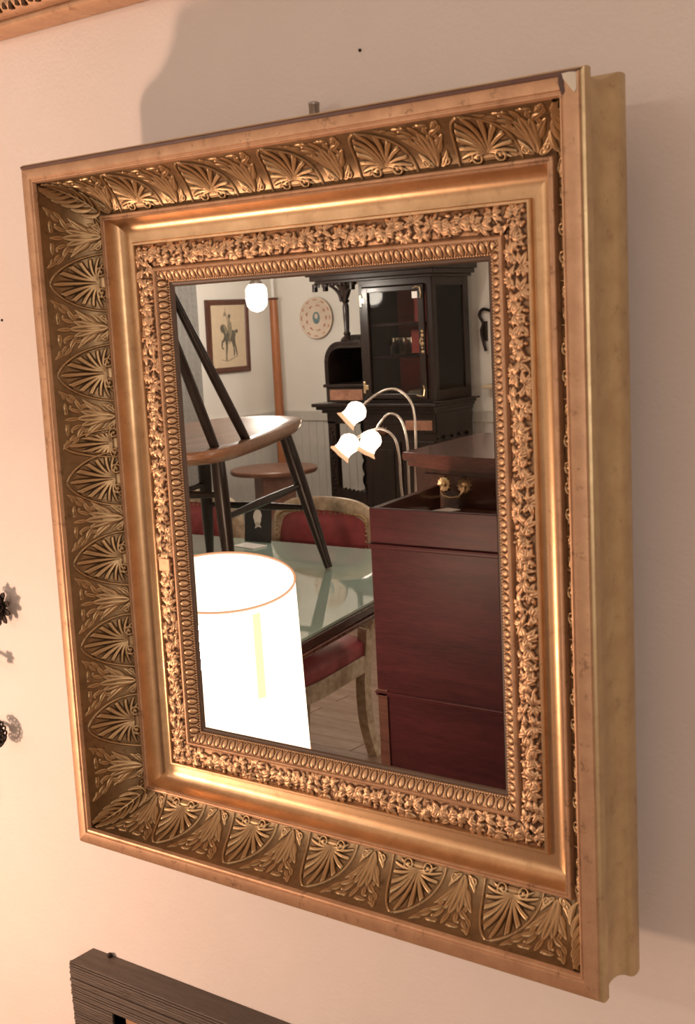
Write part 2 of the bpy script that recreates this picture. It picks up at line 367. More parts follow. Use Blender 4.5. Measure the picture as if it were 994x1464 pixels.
def relief_mesh(name, fn, u0, u1, step, eps=.00025):
    """fn(U, V) in mm, V counted from the inner edge of the cove; returns a mesh lying on the cove"""
    nv = int(.0745 / step); c, nr, L, q = curve_frame(nv, cove_fn); us = np.arange(u0, u1 + step / 2, step)
    U, V = np.meshgrid(us * 1000, (L - q) * 1000, indexing='ij'); V = V * (62.0 / (L * 1000))
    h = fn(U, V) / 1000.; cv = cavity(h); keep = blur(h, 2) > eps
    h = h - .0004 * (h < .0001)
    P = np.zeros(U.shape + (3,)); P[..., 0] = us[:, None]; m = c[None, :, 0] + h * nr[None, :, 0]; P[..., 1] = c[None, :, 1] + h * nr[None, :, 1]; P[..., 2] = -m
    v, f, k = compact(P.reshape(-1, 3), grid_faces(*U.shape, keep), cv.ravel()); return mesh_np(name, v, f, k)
ME_PAL = relief_mesh('palmette', palmette_h, -.031, .031, .00055)
ME_PALN = relief_mesh('palmette', lambda U, V: palmette_h(U, V, .52), -.019, .019, .00055)
ME_SPR = relief_mesh('leaf_spray', spray_h, -.033, .033, .00055)
def corner_mesh(mirror_it):
    """half of the acanthus leaf that covers a mitre; x = -(inset) - distance from the mitre"""
    step = .00055; nv = int(.0745 / step); c, nr, L, q = curve_frame(nv, cove_fn); ws = np.arange(0, .052, step)
    Wd, V = np.meshgrid(ws * 1000, (L - q) * 1000 * (62.0 / (L * 1000)), indexing='ij')
    h = leaf(Wd, V, 0, 1, 0, 60, 1.9, 2.8, 0, 0, 0)
    for k in range(8):
        h = np.maximum(h, leaf(Wd, V, .3, 3 + k * 6.2, 60 - k * 5, 28 - abs(k - 3) * 1.9, 3.7, 3.1, -.34, 1, .25))
    for x, y, a, l in ((22, 4, 15, 17), (30, 20, 5, 15)): h = np.maximum(h, leaf(Wd, V, x, y, a, l, 2.4, 1.8, .1))
    h = np.maximum(h, ring(Wd, V, 12, 6, 4, 1.2, 2.2)); h = np.maximum(h, dome(Wd, V, 12, 6, 2, 2.3))
    h /= 1000.; cv = cavity(h); keep = blur(h, 2) > .00025; h = h - .0004 * (h < .0001)
    P = np.zeros(Wd.shape + (3,)); m = c[None, :, 0] + h * nr[None, :, 0]
    P[..., 0] = -m - ws[:, None]; P[..., 1] = c[None, :, 1] + h * nr[None, :, 1]; P[..., 2] = -m
    v, f, k = compact(P.reshape(-1, 3), grid_faces(*Wd.shape, keep), cv.ravel()); return mesh_np('corner_leaf', v, f, k, mirror_it)
ME_CA, ME_CB = corner_mesh(False), corner_mesh(True)
def field_mesh(name, fn, cfn, Lh, step_u, nv, seed=0):
    """a continuous carved band, mitred: verts are clamped to the mitre"""
    c, nr, L, q = curve_frame(nv, cfn); us = np.arange(-Lh, Lh + step_u / 2, step_u)
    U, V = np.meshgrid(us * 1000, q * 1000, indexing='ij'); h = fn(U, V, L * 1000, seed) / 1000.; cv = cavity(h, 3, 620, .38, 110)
    m = c[None, :, 0] + h * nr[None, :, 0]; lim = Lh - m; X = np.clip(U / 1000, -lim, lim)
    P = np.stack([X, c[None, :, 1] + h * nr[None, :, 1], -m], -1)
    k = np.abs(U / 1000) < (Lh - c[None, :, 0] + step_u * 1.01)
    v, f, cc = compact(P.reshape(-1, 3), grid_faces(*U.shape, k), cv.ravel()); return mesh_np(name, v, f, cc)
def plain_h(U, V, L, seed):
    r = np.random.RandomState(seed); n = r.rand(*U.shape); n = blur(n, 2) - .5
    return .5 * n
def foliage_h(U, V, L, seed):
    r = random.Random(seed); h = np.zeros_like(U); us = U[:, 0]; x = us[0] + 4; k = 0
    vine = L * (.5 + .22 * np.sin(us / 24 * 2 * PI))[:, None]; h = np.maximum(h, 1.4 * np.sqrt(np.clip(1 - ((V - vine) / 1.1) ** 2, 0, 1)))
    def put(f, x, *a):
        i0, i1 = np.searchsorted(us, [x - 16, x + 16]); h[i0:i1] = np.maximum(h[i0:i1], f(U[i0:i1], V[i0:i1], x, *a))
    while x < us[-1]:
        up = k % 2; y = L * (.5 + .22 * math.sin(x / 24 * 2 * PI))
        for j in range(6):
            a = (-110 + 44 * j + r.uniform(-14, 14)) + (180 if up else 0)
            put(leaf, x + r.uniform(-1, 1), y + (1 if not up else -1), a, r.uniform(8.5, 12.5), r.uniform(2.2, 3.2), r.uniform(1.9, 3.1), r.uniform(-.25, .25), 0, .4)
        for j in range(7): put(dome, x + r.uniform(4, 8), L * r.uniform(.12, .88), r.uniform(1.1, 1.9), r.uniform(1.8, 2.9))
        x += 9.5; k += 1
    return h + .25 * (blur(np.random.RandomState(seed).rand(*U.shape), 1) - .5)
def egg_h(U, V, L, seed):
    p = 10.4; u = (U / p - np.round(U / p)) * p; v = V / L
    h = 1.9 * np.sqrt(np.clip(1 - (u / 3.1) ** 2 - ((v - .42) / .40) ** 2, 0, 1))
    d = np.hypot(u / 4.5, (v - .42) / .52); h = np.maximum(h, 1.1 * np.exp(-((d - 1) / .11) ** 2) * (v < .80))
    u2 = (U / p - .5 - np.round(U / p - .5)) * p; h = np.maximum(h, 1.3 * np.clip(1 - np.abs(u2) / (1.2 * (1.1 - v)), 0, 1) * (v < .8))
    b = 2.6; ub = (U / b - np.round(U / b)) * b; h = np.maximum(h, 1.0 * np.sqrt(np.clip(1 - (ub / 1.15) ** 2 - ((v - .91) / .085) ** 2, 0, 1)))
    return h
band_fn = lambda n: np.array(arc((.0800, .0698), (.0910, .0655), (.1026, .0702), n))
egg_fn = lambda n: np.array(arc((.1066, .0692), (.1110, .0700), (.1178, .0758), n))
VP = [.2339, .1435, .0350, -.0488, -.1366, -.2239]; VS = [.1890, .0990, -.0060, -.0925, -.1800]
HP = [-.1950, -.0980, 0., .0980, .1950]; HS = [-.1465, -.0490, .0490, .1465]
for k, (side, ang, Lh, loc) in enumerate((('top', 0, W / 2, (0, 0, H / 2)), ('right', PI / 2, H / 2, (W / 2, 0, 0)), ('bottom', PI, W / 2, (0, 0, -H / 2)), ('left', -PI / 2, H / 2, (-W / 2, 0, 0)))):
    R = dict(parent=mirror, loc=loc, rot=(0, ang, 0))
    def strip(nm, prof, m): o = obj(nm, strip_mesh(nm, prof, Lh), m, smooth=True, **R); return o
    strip('outer_moulding', P_OUT, M['outside']); rim = strip('flat_rim', P_FLAT, M['flat'])
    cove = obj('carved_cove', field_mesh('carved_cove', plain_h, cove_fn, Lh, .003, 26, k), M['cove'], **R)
    strip('ridge_fillet', P_RIDGE, M['flat']); strip('smooth_hollow', P_SCOTIA, M['hollow'])
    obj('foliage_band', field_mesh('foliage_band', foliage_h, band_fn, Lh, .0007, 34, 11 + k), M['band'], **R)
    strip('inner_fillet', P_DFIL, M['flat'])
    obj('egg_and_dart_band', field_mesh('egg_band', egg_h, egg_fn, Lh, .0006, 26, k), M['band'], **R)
    strip('sight_edge', P_LIN, M['liner'])
    if side == 'top': obj('dark_edge', strip_mesh('dark_edge', [(-.0014, .0036), (-.0008, .0008), (.0006, -.0006), (.0026, -.0007), (.0030, -.0002)], Lh), M['framewood'], smooth=True, **R)['label'] = 'dark brown strip along the top outer edge'  # thin dark brown strip laid along the top side only
    vert = side in ('left', 'right'); sg = {'left': 1, 'right': -1, 'top': 1, 'bottom': -1}[side]
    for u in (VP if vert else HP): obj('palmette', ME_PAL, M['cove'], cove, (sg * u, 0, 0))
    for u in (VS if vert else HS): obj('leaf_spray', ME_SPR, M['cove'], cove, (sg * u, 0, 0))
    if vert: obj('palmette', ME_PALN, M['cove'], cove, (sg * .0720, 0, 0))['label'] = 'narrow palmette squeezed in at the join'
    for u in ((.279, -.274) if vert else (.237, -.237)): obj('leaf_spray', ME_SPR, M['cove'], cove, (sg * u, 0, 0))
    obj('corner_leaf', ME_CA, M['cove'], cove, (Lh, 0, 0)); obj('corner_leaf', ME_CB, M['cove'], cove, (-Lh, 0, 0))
gl = .1222
obj('mirror_glass', B(-W / 2 + gl, W / 2 - gl, .0777, .0817, -H / 2 + gl, H / 2 - gl), M['mirror'], mirror)
obj('backboard', B(-W / 2 + .02, W / 2 - .02, .083, .0945, -H / 2 + .02, H / 2 - .02), M['framewood'], mirror)
for z in (.20, -.22): obj('wall_cleat', B(-.2, .2, .0940, .1245, z - .02, z + .02), M['framewood'], mirror)
# chips where the gilding has come off down to the gesso
bm = bmesh.new(); plate_xz(bm, [(.2876, .3462), (.2930, .3466), (.2984, .3458), (.2984, .3345), (.2966, .3325), (.2947, .3345), (.2912, .3392), (.2885, .3425)], -.0009, .0004)
obj('gesso_chip', bm, M['chip'], mirror)['label'] = 'pale bare gesso chip at the upper corner'
bm = bmesh.new(); plate_xz(bm, [(.2846, .3462), (.2876, .3460), (.2884, .3424), (.2896, .3340), (.2878, .3318), (.2858, .3350), (.2844, .3400)], -.0007, .0004)
obj('bole_patch', bm, M['mahogany_dark'], mirror)['label'] = 'dark red-brown patch of lost gilding'
# knot in the foliage band (a small square patera on the left side)
bm = B(-.3 + .083, -.3 + .099, .0655, .0690, -.061, -.047, bev=.001); lathe(bm, [(.0030, -.0030), (.0022, -.0035), (.0001, -.0030)], 10, (-.209, .0690, -.054), Matrix.Rotation(PI / 2, 3, 'X').inverted())
obj('square_boss', bm, M['flat'], mirror)
# nail on which the mirror hangs
t = thing('hanging_nail', 'short round steel rod standing up behind the top edge of the gilt mirror', 'rod', (-.018, .110, Z0 + .352))
obj('shank', lathe(bmesh.new(), [(.0048, 0), (.0048, .026), (.0052, .0265), (.0052, .0285), (.004, .0293)], 14), M['steel'], t, smooth=True)
obj('wall_bracket', B(-.004, .004, 0, .0150, .004, .012), M['steel'], t)

# ------------------------------------------------------------------ room shell
YW = .125; XL, XR, YB, ZC = -4.0, 2.2, -4.6, 2.7
struct('floor', B(XL - .1, XR + .1, YB - .1, YW + .1, -.12, -.012), M['floor'])
struct('ceiling', B(XL - .1, XR + .1, YB - .1, YW + .1, ZC, ZC + .1), M['ceiling'])
wall_front = struct('wall_front', B(XL - .1, XR + .1, YW, YW + .1, -.02, ZC), M['plaster'])
wall_back = struct('wall_back', B(XL - .1, XR + .1, YB - .1, YB, -.02, ZC), M['plaster_cool'])
wall_left = struct('wall_left', B(XL - .1, XL, YB, YW, -.02, ZC), M['plaster_cool'])
struct('wall_right', B(XR, XR + .1, YB, YW, -.02, ZC), M['plaster_cool'])
# wainscot of narrow vertical boards with a rail, on the two walls the mirror shows
PLK = B(-.0265, .0265, 0, .012, 0, .97, bev=.002); plm = bpy.data.meshes.new('plank'); PLK.to_mesh(plm); PLK.free(); plm.materials.append(M['wainscot'])
for i in range(46): obj('plank', plm, None, wall_back, (XL + .04 + .055 * i, YB, .0))
for i in range(30): obj('plank', plm, None, wall_left, (XL, YB + .04 + .055 * i, .0), (0, 0, -PI / 2))
struct('trim_1', B(XL, -1.4, YB, YB + .022, .955, 1.012, bev=.004), M['wainscot']); struct('trim_2', B(XL, XL + .022, YB + .022, -2.9, .955, 1.012, bev=.004), M['wainscot'])
fl = bpy.data.objects['floor']
fb = B(-.6, .6, -.044, .044, -.012, 0, bev=.0015); fbm = bpy.data.meshes.new('plank'); fb.to_mesh(fbm); fb.free(); fbm.materials.append(M['floor'])
for j in range(30):
    for i in range(3):
        obj('plank', fbm, None, fl, (-2.9 + 1.205 * i + (.4 if j % 2 else 0), -3.6 + .0895 * j, 0))

# ------------------------------------------------------------------ things on the mirror's own wall
# (1) weathered oak frame below
t = thing('oak_picture_frame', 'grey-brown weathered oak frame with ridged face, on wall below the gilt mirror', 'picture frame', (0, .030, Z0))
FX0, FZ0 = -.4443, -.5656; FXR = FX0 + .62; FZB = FZ0 - .5
def ridged(bm, x0, x1, z0, z1, seed):
    # rough horizontal ridges, a little uneven in pitch and depth, over a solid board
    r = random.Random(seed); box(bm, x0 + .0012, x1 - .0012, .0600, .0945, z0, z1 - .0005); z = z1
    while z > z0 + .001:
        h = r.uniform(.0026, .0050); h = min(h, z - z0); e = r.uniform(-.0006, .0008); y = .0555 + r.uniform(0, .0014)
        box(bm, x0 + e, x1 - e, y, .0610, z - h + .0006, z, bev=.0007); z -= h
    return bm
def rail_set(root, x0, x1, z0, z1, prof, m, name='rail'):
    for nm, ang, Lh, loc in (('t', 0, (x1 - x0) / 2, ((x0 + x1) / 2, 0, z1)), ('r', PI / 2, (z1 - z0) / 2, (x1, 0, (z0 + z1) / 2)), ('b', PI, (x1 - x0) / 2, ((x0 + x1) / 2, 0, z0)), ('l', -PI / 2, (z1 - z0) / 2, (x0, 0, (z0 + z1) / 2))):
        me = strip_mesh(name, prof, Lh, 3); obj(name, me, m, root, loc, (0, ang, 0), smooth=True)
FW, SW = .047, .072
obj('top_rail', ridged(bmesh.new(), FX0, FXR, FZ0 - FW, FZ0, 1), M['greywood'], t)
obj('bottom_rail', ridged(bmesh.new(), FX0, FXR, FZB, FZB + FW, 2), M['greywood'], t)
for xa in (FX0, FXR - SW): obj('stile', ridged(bmesh.new(), xa, xa + SW, FZB + FW, FZ0 - FW, 3), M['greywood'], t)
obj('gilt_slip', (lambda bm: [box(bm, FX0 + SW, FXR - SW, .0585, .07, FZ0 - FW - .02, FZ0 - FW), box(bm, FX0 + SW, FX0 + SW + .02, .0585, .07, FZB + FW, FZ0 - FW), box(bm, FXR - SW - .02, FXR - SW, .0585, .07, FZB + FW, FZ0 - FW)] and bm)(bmesh.new()), M['flat'], t)['label'] = 'gold inner slip'
obj('framed_panel', B(FX0 + SW + .018, FXR - SW - .018, .066, .072, FZB + FW, FZ0 - FW - .018), M['paper'], t)
obj('back_knob', lathe(bmesh.new(), [(.0028, 0), (.0034, .003), (.0026, .005), (.0001, .006)], 12, (FX0 + .036, .0905, FZ0 - .001)), M['iron'], t, smooth=True)
# (2) lower rail of another gilt frame, upper left
t = thing('gilt_picture_frame', 'brown-gold picture frame whose lower edge shows above the gilt mirror', 'picture frame', (-.031, .030, Z0 + .0105))
pf = [(0, .094), (-.001, .075), (.001, .066), (.004, .062), (.007, .062), (.009, .066)] + arc((.010, .066), (.016, .048), (.026, .050), 8) + [(.028, .054), (.032, .054), (.034, .060), (.045, .066), (.055, .078)]
rail_set(t, -.86, .06, .5005, 1.08, pf, M['flat'])
bm = bmesh.new()
for i in range(70):
    x = -.70 + i * .0105; box(bm, x, x + .006, .0500, .0560, .5005 + .014 + .002 * (i % 2), .5005 + .026 + .002 * (i % 2), bev=.0015)
obj('leaf_ornament', bm, M['band'], t)
obj('picture_canvas', B(-.82, .02, .078, .085, .54, 1.04), M['framewood'], t)
# (3) wrought-iron wall ornament on the left edge
t = thing('iron_wall_ornament', 'black wrought-iron leafy ornament at the left of the gilt mirror', 'wall ornament', (-.557, .078, Z0))
obj('stem', tube([(-.058, .024, -.40), (-.055, .022, -.2), (-.055, .024, .02), (-.058, .026, .12)], .0035), M['iron'], t, smooth=True)
for z in (-.36, .10): obj('wall_fixing', tube([(-.057, .025, z), (-.058, .0465, z)], .004), M['iron'], t, smooth=True)
for z in (-.305, -.214, -.142): obj('arm', tube(smoothpath([(-.055, .024, z - .012), (-.035, .026, z + .004), (-.010, .026, z)], 5), .0026, seg=8), M['iron'], t, smooth=True)
def rosette(n, r, ang0, ang1, sx=1):
    bm = bmesh.new()
    for i in range(n):
        a = ang0 + (ang1 - ang0) * i / (n - 1); c = Vector((r * math.cos(a), 0, r * math.sin(a))); lr = r * .42
        lp = [c * .3] + [c * .72 + Vector((lr * .62 * math.cos(q), .004 * math.sin(q), lr * .62 * math.sin(q))) for q in np.linspace(a + PI, a + 3 * PI, 14)[:-1]]
        sweep(bm, lp, .0011, seg=6); lathe(bm, [(.0001, -.003), (.0022, -.001), (.0022, .001), (.0001, .003)], 8, c * .72)
    return bm
for z, r, n in ((-.305, .0175, 9), (-.142, .018, 7), (-.214, .008, 5)):
    o = obj('rosette', rosette(n, r, -PI * .62, PI * .62), M['iron'], t, ((-.012 if z < -.2 else .004) if r > .01 else -.006, .028, z), smooth=True)
    bm = bmesh.new(); lathe(bm, [(.0001, -.006), (r * .4, -.004), (r * .45, 0), (r * .3, .004), (.0001, .006)], 12)
    obj('hub', bm, M['iron'], o, smooth=True)
for i in range(6):
    a = -PI * .5 + i * PI / 5; q = Vector((math.cos(a), 0, math.sin(a))); sd = Vector((-q.z, 0, q.x))
    bm = bmesh.new(); pts = [Vector((0, 0, 0)), q * .012 + sd * .0045, q * .021 + sd * .003, q * .024, q * .021 - sd * .003, q * .012 - sd * .0045]
    plate_xz(bm, [(p.x, p.z) for p in pts], -.001, .001); obj('iron_leaf', bm, M['iron'], t, (.006, .034, -.142))
# (4) small wall marks: two tacks
for (x, z), lb in zip(((.0257, .4212), (-.509, .2045)), ('tiny brown tack in the wall above the gilt mirror', 'tiny dark tack in wall left of the gilt mirror')):
    tag(obj('wall_tack', lathe(bmesh.new(), [(.0016, 0), (.0013, .0012), (.0001, .0018)], 10, (0, 0, 0), Matrix.Rotation(PI / 2, 3, 'X')), M['iron'], None, (x, YW, Z0 + z)), lb, 'tack')

# ------------------------------------------------------------------ table lamp beside the mirror (its shade stands a little crooked)
LX, LY, LZ = -.810, -.630, 1.060
t = thing('plinth_table', 'small dark wooden table under the lit drum-shade lamp', 'table', (LX, LY, 0))
obj('table_top', lathe(bmesh.new(), [(.17, .50), (.178, .508), (.178, .516), (.17, .524)], 32), M['mahogany_dark'], t, smooth=True)
obj('pedestal', lathe(bmesh.new(), [(.05, .06), (.03, .12), (.022, .25), (.034, .38), (.02, .44), (.06, .50)], 20), M['mahogany_dark'], t, smooth=True)
for i in range(3):
    a = i * 2.094; obj('leg', tube(bez([(.03 * math.cos(a), .03 * math.sin(a), .14), (.12 * math.cos(a), .12 * math.sin(a), .12), (.14 * math.cos(a), .14 * math.sin(a), .02), (.20 * math.cos(a), .20 * math.sin(a), .014)], 8), .014), M['mahogany_dark'], t, smooth=True)
t = thing('table_lamp', 'lit table lamp with large cream drum shade, beside the glass-topped dining table', 'lamp', (LX, LY, .524))
obj('base', lathe(bmesh.new(), [(.075, 0), (.078, .008), (.07, .02), (.03, .035), (.022, .06), (.04, .10), (.045, .13), (.028, .18), (.014, .21), (.014, .26)], 24), M['brass'], t, smooth=True)
tilt = Matrix.Rotation(math.radians(12), 3, Vector((-.68, .73, 0)).normalized())    # leans towards the mirror
az = Vector((.70, .71, 0)).normalized(); tilt = Matrix.Rotation(math.radians(12), 3, Vector((0, 0, 1)).cross(az))
sh = bmesh.new(); top = Vector((0, 0, LZ - .524)); hgt = .36; R0 = .134
def shade_ring(r0, r1, z0, z1, seg=64, a0=0, a1=2 * PI):
    bm = bmesh.new(); n = seg; ra = []
    for (r, z) in ((r0, z0), (r1, z1)):
        ra.append([bm.verts.new(tilt @ Vector((r * math.cos(a0 + (a1 - a0) * i / n), r * math.sin(a0 + (a1 - a0) * i / n), z)) + top) for i in range(n + 1)])
    for i in range(n): bm.faces.new((ra[0][i], ra[0][i + 1], ra[1][i + 1], ra[1][i]))
    return bm
s = obj('lamp_shade', shade_ring(R0, R0 + .017, 0, -hgt), M['shade'], t, smooth=True); sh.free()
for z, r in ((0, R0), (-hgt, R0 + .017)):
    obj('shade_rim', sweep(bmesh.new(), [tilt @ Vector((r * math.cos(a), r * math.sin(a), z)) + top for a in np.linspace(0, 2 * PI, 65)[:-1]], .0022, seg=6, closed=True), M['shade_trim'], s, smooth=True)
obj('shade_seam', shade_ring(R0 + .0035, R0 + .011, -.010, -.17, 4, .33, .44), M['shade_seam'], s)
obj('bulb', lathe(bmesh.new(), [(.012, -.07), (.013, -.05), (.03, -.01), (.032, .01), (.02, .035), (.0001, .042)], 16, top + Vector((0, 0, -.13))), M['milk'], t, smooth=True)
point('lamp_light', (-.045, .045, LZ - .524 - .12), SHADE_LAMP_W, .045, WARM, t)

# ------------------------------------------------------------------ milk-glass pendants: one seen in the mirror, three added unseen as room fill
def pendant(x, y, z, label, r=.052, power=FILL_PENDANT_W):
    t = thing('pendant_lamp', label, 'lamp', (x, y, z), 0)
    obj('glass_globe', lathe(bmesh.new(), [(.022, .075), (r * .8, .062), (r, .045), (r, -.01), (r * .92, -.035), (r * .55, -.056), (.0001, -.066)], 24), M['milk'], t, smooth=True)
    obj('cap', lathe(bmesh.new(), [(r * .62, .068), (r * .6, .076), (.014, .098), (.008, .11), (.0001, .112)], 20), M['steel'], t, smooth=True)
    obj('cord', tube([(0, 0, .108), (0, 0, ZC - z)], .003, seg=6), M['iron'], t)
    obj('ceiling_rose', lathe(bmesh.new(), [(.05, ZC - z), (.045, ZC - z - .02), (.01, ZC - z - .03)], 20), M['steel'], t)
    point('pendant_light', (0, 0, 0), power, .05, (1, .90, .83), t)
pendant(-3.30, -3.66, 1.635, 'milk-glass pendant lamp hanging before the horseman picture', power=34)
pendant(1.55, -2.30, 1.50, 'added unseen fill lamp, milk-glass pendant hanging low nearest the right wall', .09, FILL_PENDANT_W * 1.85)  # made-up pendant behind the camera, hung low as frontal fill light
pendant(-.35, -2.75, 2.30, 'added unseen fill lamp, milk-glass pendant over the middle of the room', .09, FILL_PENDANT_W * .55)  # out-of-view pendant put in for weak overhead fill
pendant(-2.35, -2.6, 2.30, 'added unseen fill lamp, milk-glass pendant high beyond the glass-topped table', .09, FILL_PENDANT_W * 1.1)  # another invented pendant, out of view, brightens the far room

# ------------------------------------------------------------------ red mahogany chest with a sunk top, and the bow chest of drawers behind
XQ = [(-.843, -1.137), (-.02, -1.137), (-.02, -1.425), (-.905, -1.490)]
t = thing('mahogany_chest', 'tall red mahogany chest, plain front, sunk tray top with raised rim', 'chest', (-.43, -1.3, 0))
def L(p): return [(x + .43, y + 1.3) for x, y in p]
q = L(XQ)
front = bmesh.new(); box(front, q[0][0], q[1][0], q[0][1] - .016, q[0][1], .06, 1.115, bev=.0015); obj('front_panel', front, M['mahogany'], t)
obj('front_stile', B(q[0][0] + .004, q[0][0] + .028, q[0][1], q[0][1] + .006, .06, .72, bev=.001), M['mahogany_dark'], t)
for z in (1.040, .716):
    bm = bmesh.new(); box(bm, q[0][0] - .002, q[1][0], q[0][1] - .001, q[0][1] + .006, z - .011, z + .001, bev=.002); box(bm, q[0][0] - .002, q[1][0], q[0][1] - .001, q[0][1] + .010, z - .004, z, bev=.0015)
    obj('moulding', bm, M['mahogany'], t)
bm = prism(bmesh.new(), [q[0], (q[0][0] + .014, q[0][1] - .012), (q[3][0] + .014, q[3][1]), q[3]], .06, 1.1145, .001); obj('side_panel', bm, M['mahogany_dark'], t)
obj('side_panel', prism(bmesh.new(), [(q[1][0] - .014, q[1][1] - .012), (q[1][0], q[1][1] - .012), q[2], (q[2][0] - .014, q[2][1])], .06, 1.1145, .001), M['mahogany_dark'], t)
obj('sunk_top', prism(bmesh.new(), [(q[0][0] + .013, q[0][1] - .014), (q[1][0] - .013, q[1][1] - .014), (q[2][0] - .013, q[2][1]), (q[3][0] + .013, q[3][1])], 1.048, 1.062), M['mahogany_dark'], t)
obj('plinth', prism(bmesh.new(), [(a * 1.01, b) for a, b in q], 0, .062), M['mahogany_dark'], t)
tag(obj('price_card', B(-.022, .022, -.030, .030, 0, .0012), M['white'], None, (-.850, -1.462 + .02, 1.0622), (0, 0, .3)), 'blank white price card lying in the sunk top of the red mahogany chest', 'card')

# bow-fronted chest of drawers
t = thing('chest_of_drawers', 'brown mahogany chest of drawers with brass handles, behind the red mahogany chest', 'chest of drawers', (-.7, -1.8, 0))
def L(p): return [(x + .7, y + 1.8) for x, y in p]
fc = [tuple(v)[:2] for v in bez([(-1.020, -1.575, 0), (-.88, -1.515, 0), (-.72, -1.492, 0), (-.42, -1.480, 0), (-.10, -1.48, 0)], 14)]
def outline(o): return L([(fc[0][0] - o, fc[0][1] + o * .6)] + [(x, y + o) for x, y in fc[1:]] + [(-.08 + o, -2.02 - o * .3), (-1.075 - o, -2.02 - o * .3)])
obj('top', prism(bmesh.new(), outline(.024), 1.160, 1.182, .006), M['mahogany_top'], t)
obj('top_moulding', prism(bmesh.new(), outline(.012), 1.146, 1.161, .003), M['mahogany_top'], t)
obj('carcase', prism(bmesh.new(), outline(-.004), .08, 1.147), M['mahogany_dark'], t)
obj('plinth', prism(bmesh.new(), outline(.01), 0, .085, .003), M['mahogany_dark'], t)
def bail(parent, P, s=1.):
    """brass drawer pull: two fluted rosettes and a hanging bail; P on the drawer front facing +y"""
    h = bmesh.new(); sweep(h, [Vector((-.032, .010, 0)) + Vector(P), Vector((-.034, .016, -.012)) + Vector(P), Vector((-.022, .018, -.026)) + Vector(P), Vector((0, .018, -.030)) + Vector(P), Vector((.022, .018, -.026)) + Vector(P), Vector((.034, .016, -.012)) + Vector(P), Vector((.032, .010, 0)) + Vector(P)], .0030)
    hd = obj('handle', h, M['brass'], parent, smooth=True)
for (za, zb) in ((.885, 1.132), (.62, .87), (.34, .605), (.10, .325)):
    pts = fc[1:-1]; o = [(x, y + .006) for x, y in pts] + [(x, y - .006) for x, y in pts[::-1]]
    dr = obj('drawer', prism(bmesh.new(), L(o), za, zb, .002), M['mahogany_dark'], t)
    for cx in (-.868, -.64, -.30):
        fy = lambda x: np.interp(x, [p[0] for p in fc], [p[1] for p in fc]) + .010
        yy = fy(cx); zc = (1.112 if za > .8 else (za + zb) / 2)
        for dx in (-.032, .032):
            bm = bmesh.new(); lathe(bm, [(.0185, -.004), (.0185, .002), (.0165, .0045), (.008, .003), (.006, .0065), (.0001, .0075)], 36, (cx + dx + .7, fy(cx + dx) + 1.8, zc), Matrix.Rotation(-PI / 2, 3, 'X'), lambda k, a: 1 + (.10 * math.cos(12 * a) if k < 3 else 0))
            obj('rosette', bm, M['brass'], dr, smooth=True)
        bail(dr, (cx + .7, yy + 1.8, zc))
tag(obj('price_card', B(-.022, .022, -.012, .012, 0, .0012), M['white'], None, (-.985, -1.99, 1.1822), (0, 0, .5)), 'small white card on the top of the brown chest of drawers', 'card')

# ------------------------------------------------------------------ dining table with plate-glass top
t = thing('dining_table', 'dining table with pale green glass top and brown moulded edge', 'table', (-1.95, -1.68, 0), 0)
x1 = -1.210 + 1.95; x0 = -3.05 + 1.95; y0 = -2.295 + 1.68; y1 = -.74 + 1.68; sk = .322
def tq(o, z0, z1, bev=0): return prism(bmesh.new(), [(x0 - o, y0 - o), (x1 + o - sk * .5, y0 - o), (x1 + o + sk * .5, y1 + o), (x0 - o, y1 + o)], z0, z1, bev)
obj('glass_top', tq(0, .7525, .7605, .001), M['glass_top'], t)['label'] = 'pale green plate glass'
obj('table_top', tq(.006, .728, .7515, .004), M['mahogany_dark'], t)
obj('edge_moulding', tq(.014, .716, .7275, .003), M['mahogany_top'], t)
obj('apron', tq(-.10, .690, .716), M['cream'], t)
for x, y in ((x0 + .09, y0 + .09), (x1 - .22, y0 + .09), (x1 - .02, y1 - .16), (x0 + .09, y1 - .09)):
    l = obj('leg', lathe(bmesh.new(), [(.016, 0), (.022, .02), (.018, .05), (.036, .52), (.030, .545), (.040, .56), (.040, .60)], 24, (x, y, 0), None, lambda k, a: 1 + (.05 * math.cos(10 * a) if 1 < k < 5 else 0)), M['cream'], t, smooth=True)
    bm = B(x - .042, x + .042, y - .042, y + .042, .598, .716, bev=.002)
    for s in (-1, 0, 1):
        box(bm, x + s * .022 - .006, x + s * .022 + .006, y + .041, y + .046, .612, .705, bev=.002); box(bm, x + .041, x + .046, y + s * .022 - .006, y + s * .022 + .006, .612, .705, bev=.002)
    obj('leg_block', bm, M['cream'], l)
# card on the table
t = thing('display_card', 'black card with a pale fish shape standing on the glass-topped table', 'card', (-2.155, -2.262, .7608), 0)
obj('card', B(-.060, .060, -.002, .002, 0, .138), M['blackcard'], t, rot=(math.radians(6), 0, .0))
def outline_fish():
    pts = []
    for k in range(20): a = 2 * PI * k / 20; pts.append((.020 * math.cos(a) * (1 if math.sin(a) > 0 else .8), .084 + .030 * math.sin(a)))
    return pts
bm = bmesh.new(); plate_xz(bm, outline_fish(), .0024, .0032); plate_xz(bm, [(.004, .070), (.018, .050), (.004, .054), (-.012, .046), (-.004, .068)], .0024, .0032); obj('fish_emblem', bm, M['white'], t, rot=(math.radians(6), 0, 0))
bm = bmesh.new(); plate_xz(bm, [(-.010, .124), (.006, .124), (.006, .130), (-.010, .130)], .0024, .0032); obj('emblem_bar', bm, M['white'], t, rot=(math.radians(6), 0, 0))
tag(obj('folded_napkin', prism(bmesh.new(), [(-.06, -.03), (.05, -.035), (.06, .03), (-.05, .035)], 0, .004, .001), M['white'], None, (-2.12, -2.18, .7610), (0, 0, .2)), 'cream folded paper lying before the black card on the glass top', 'paper')

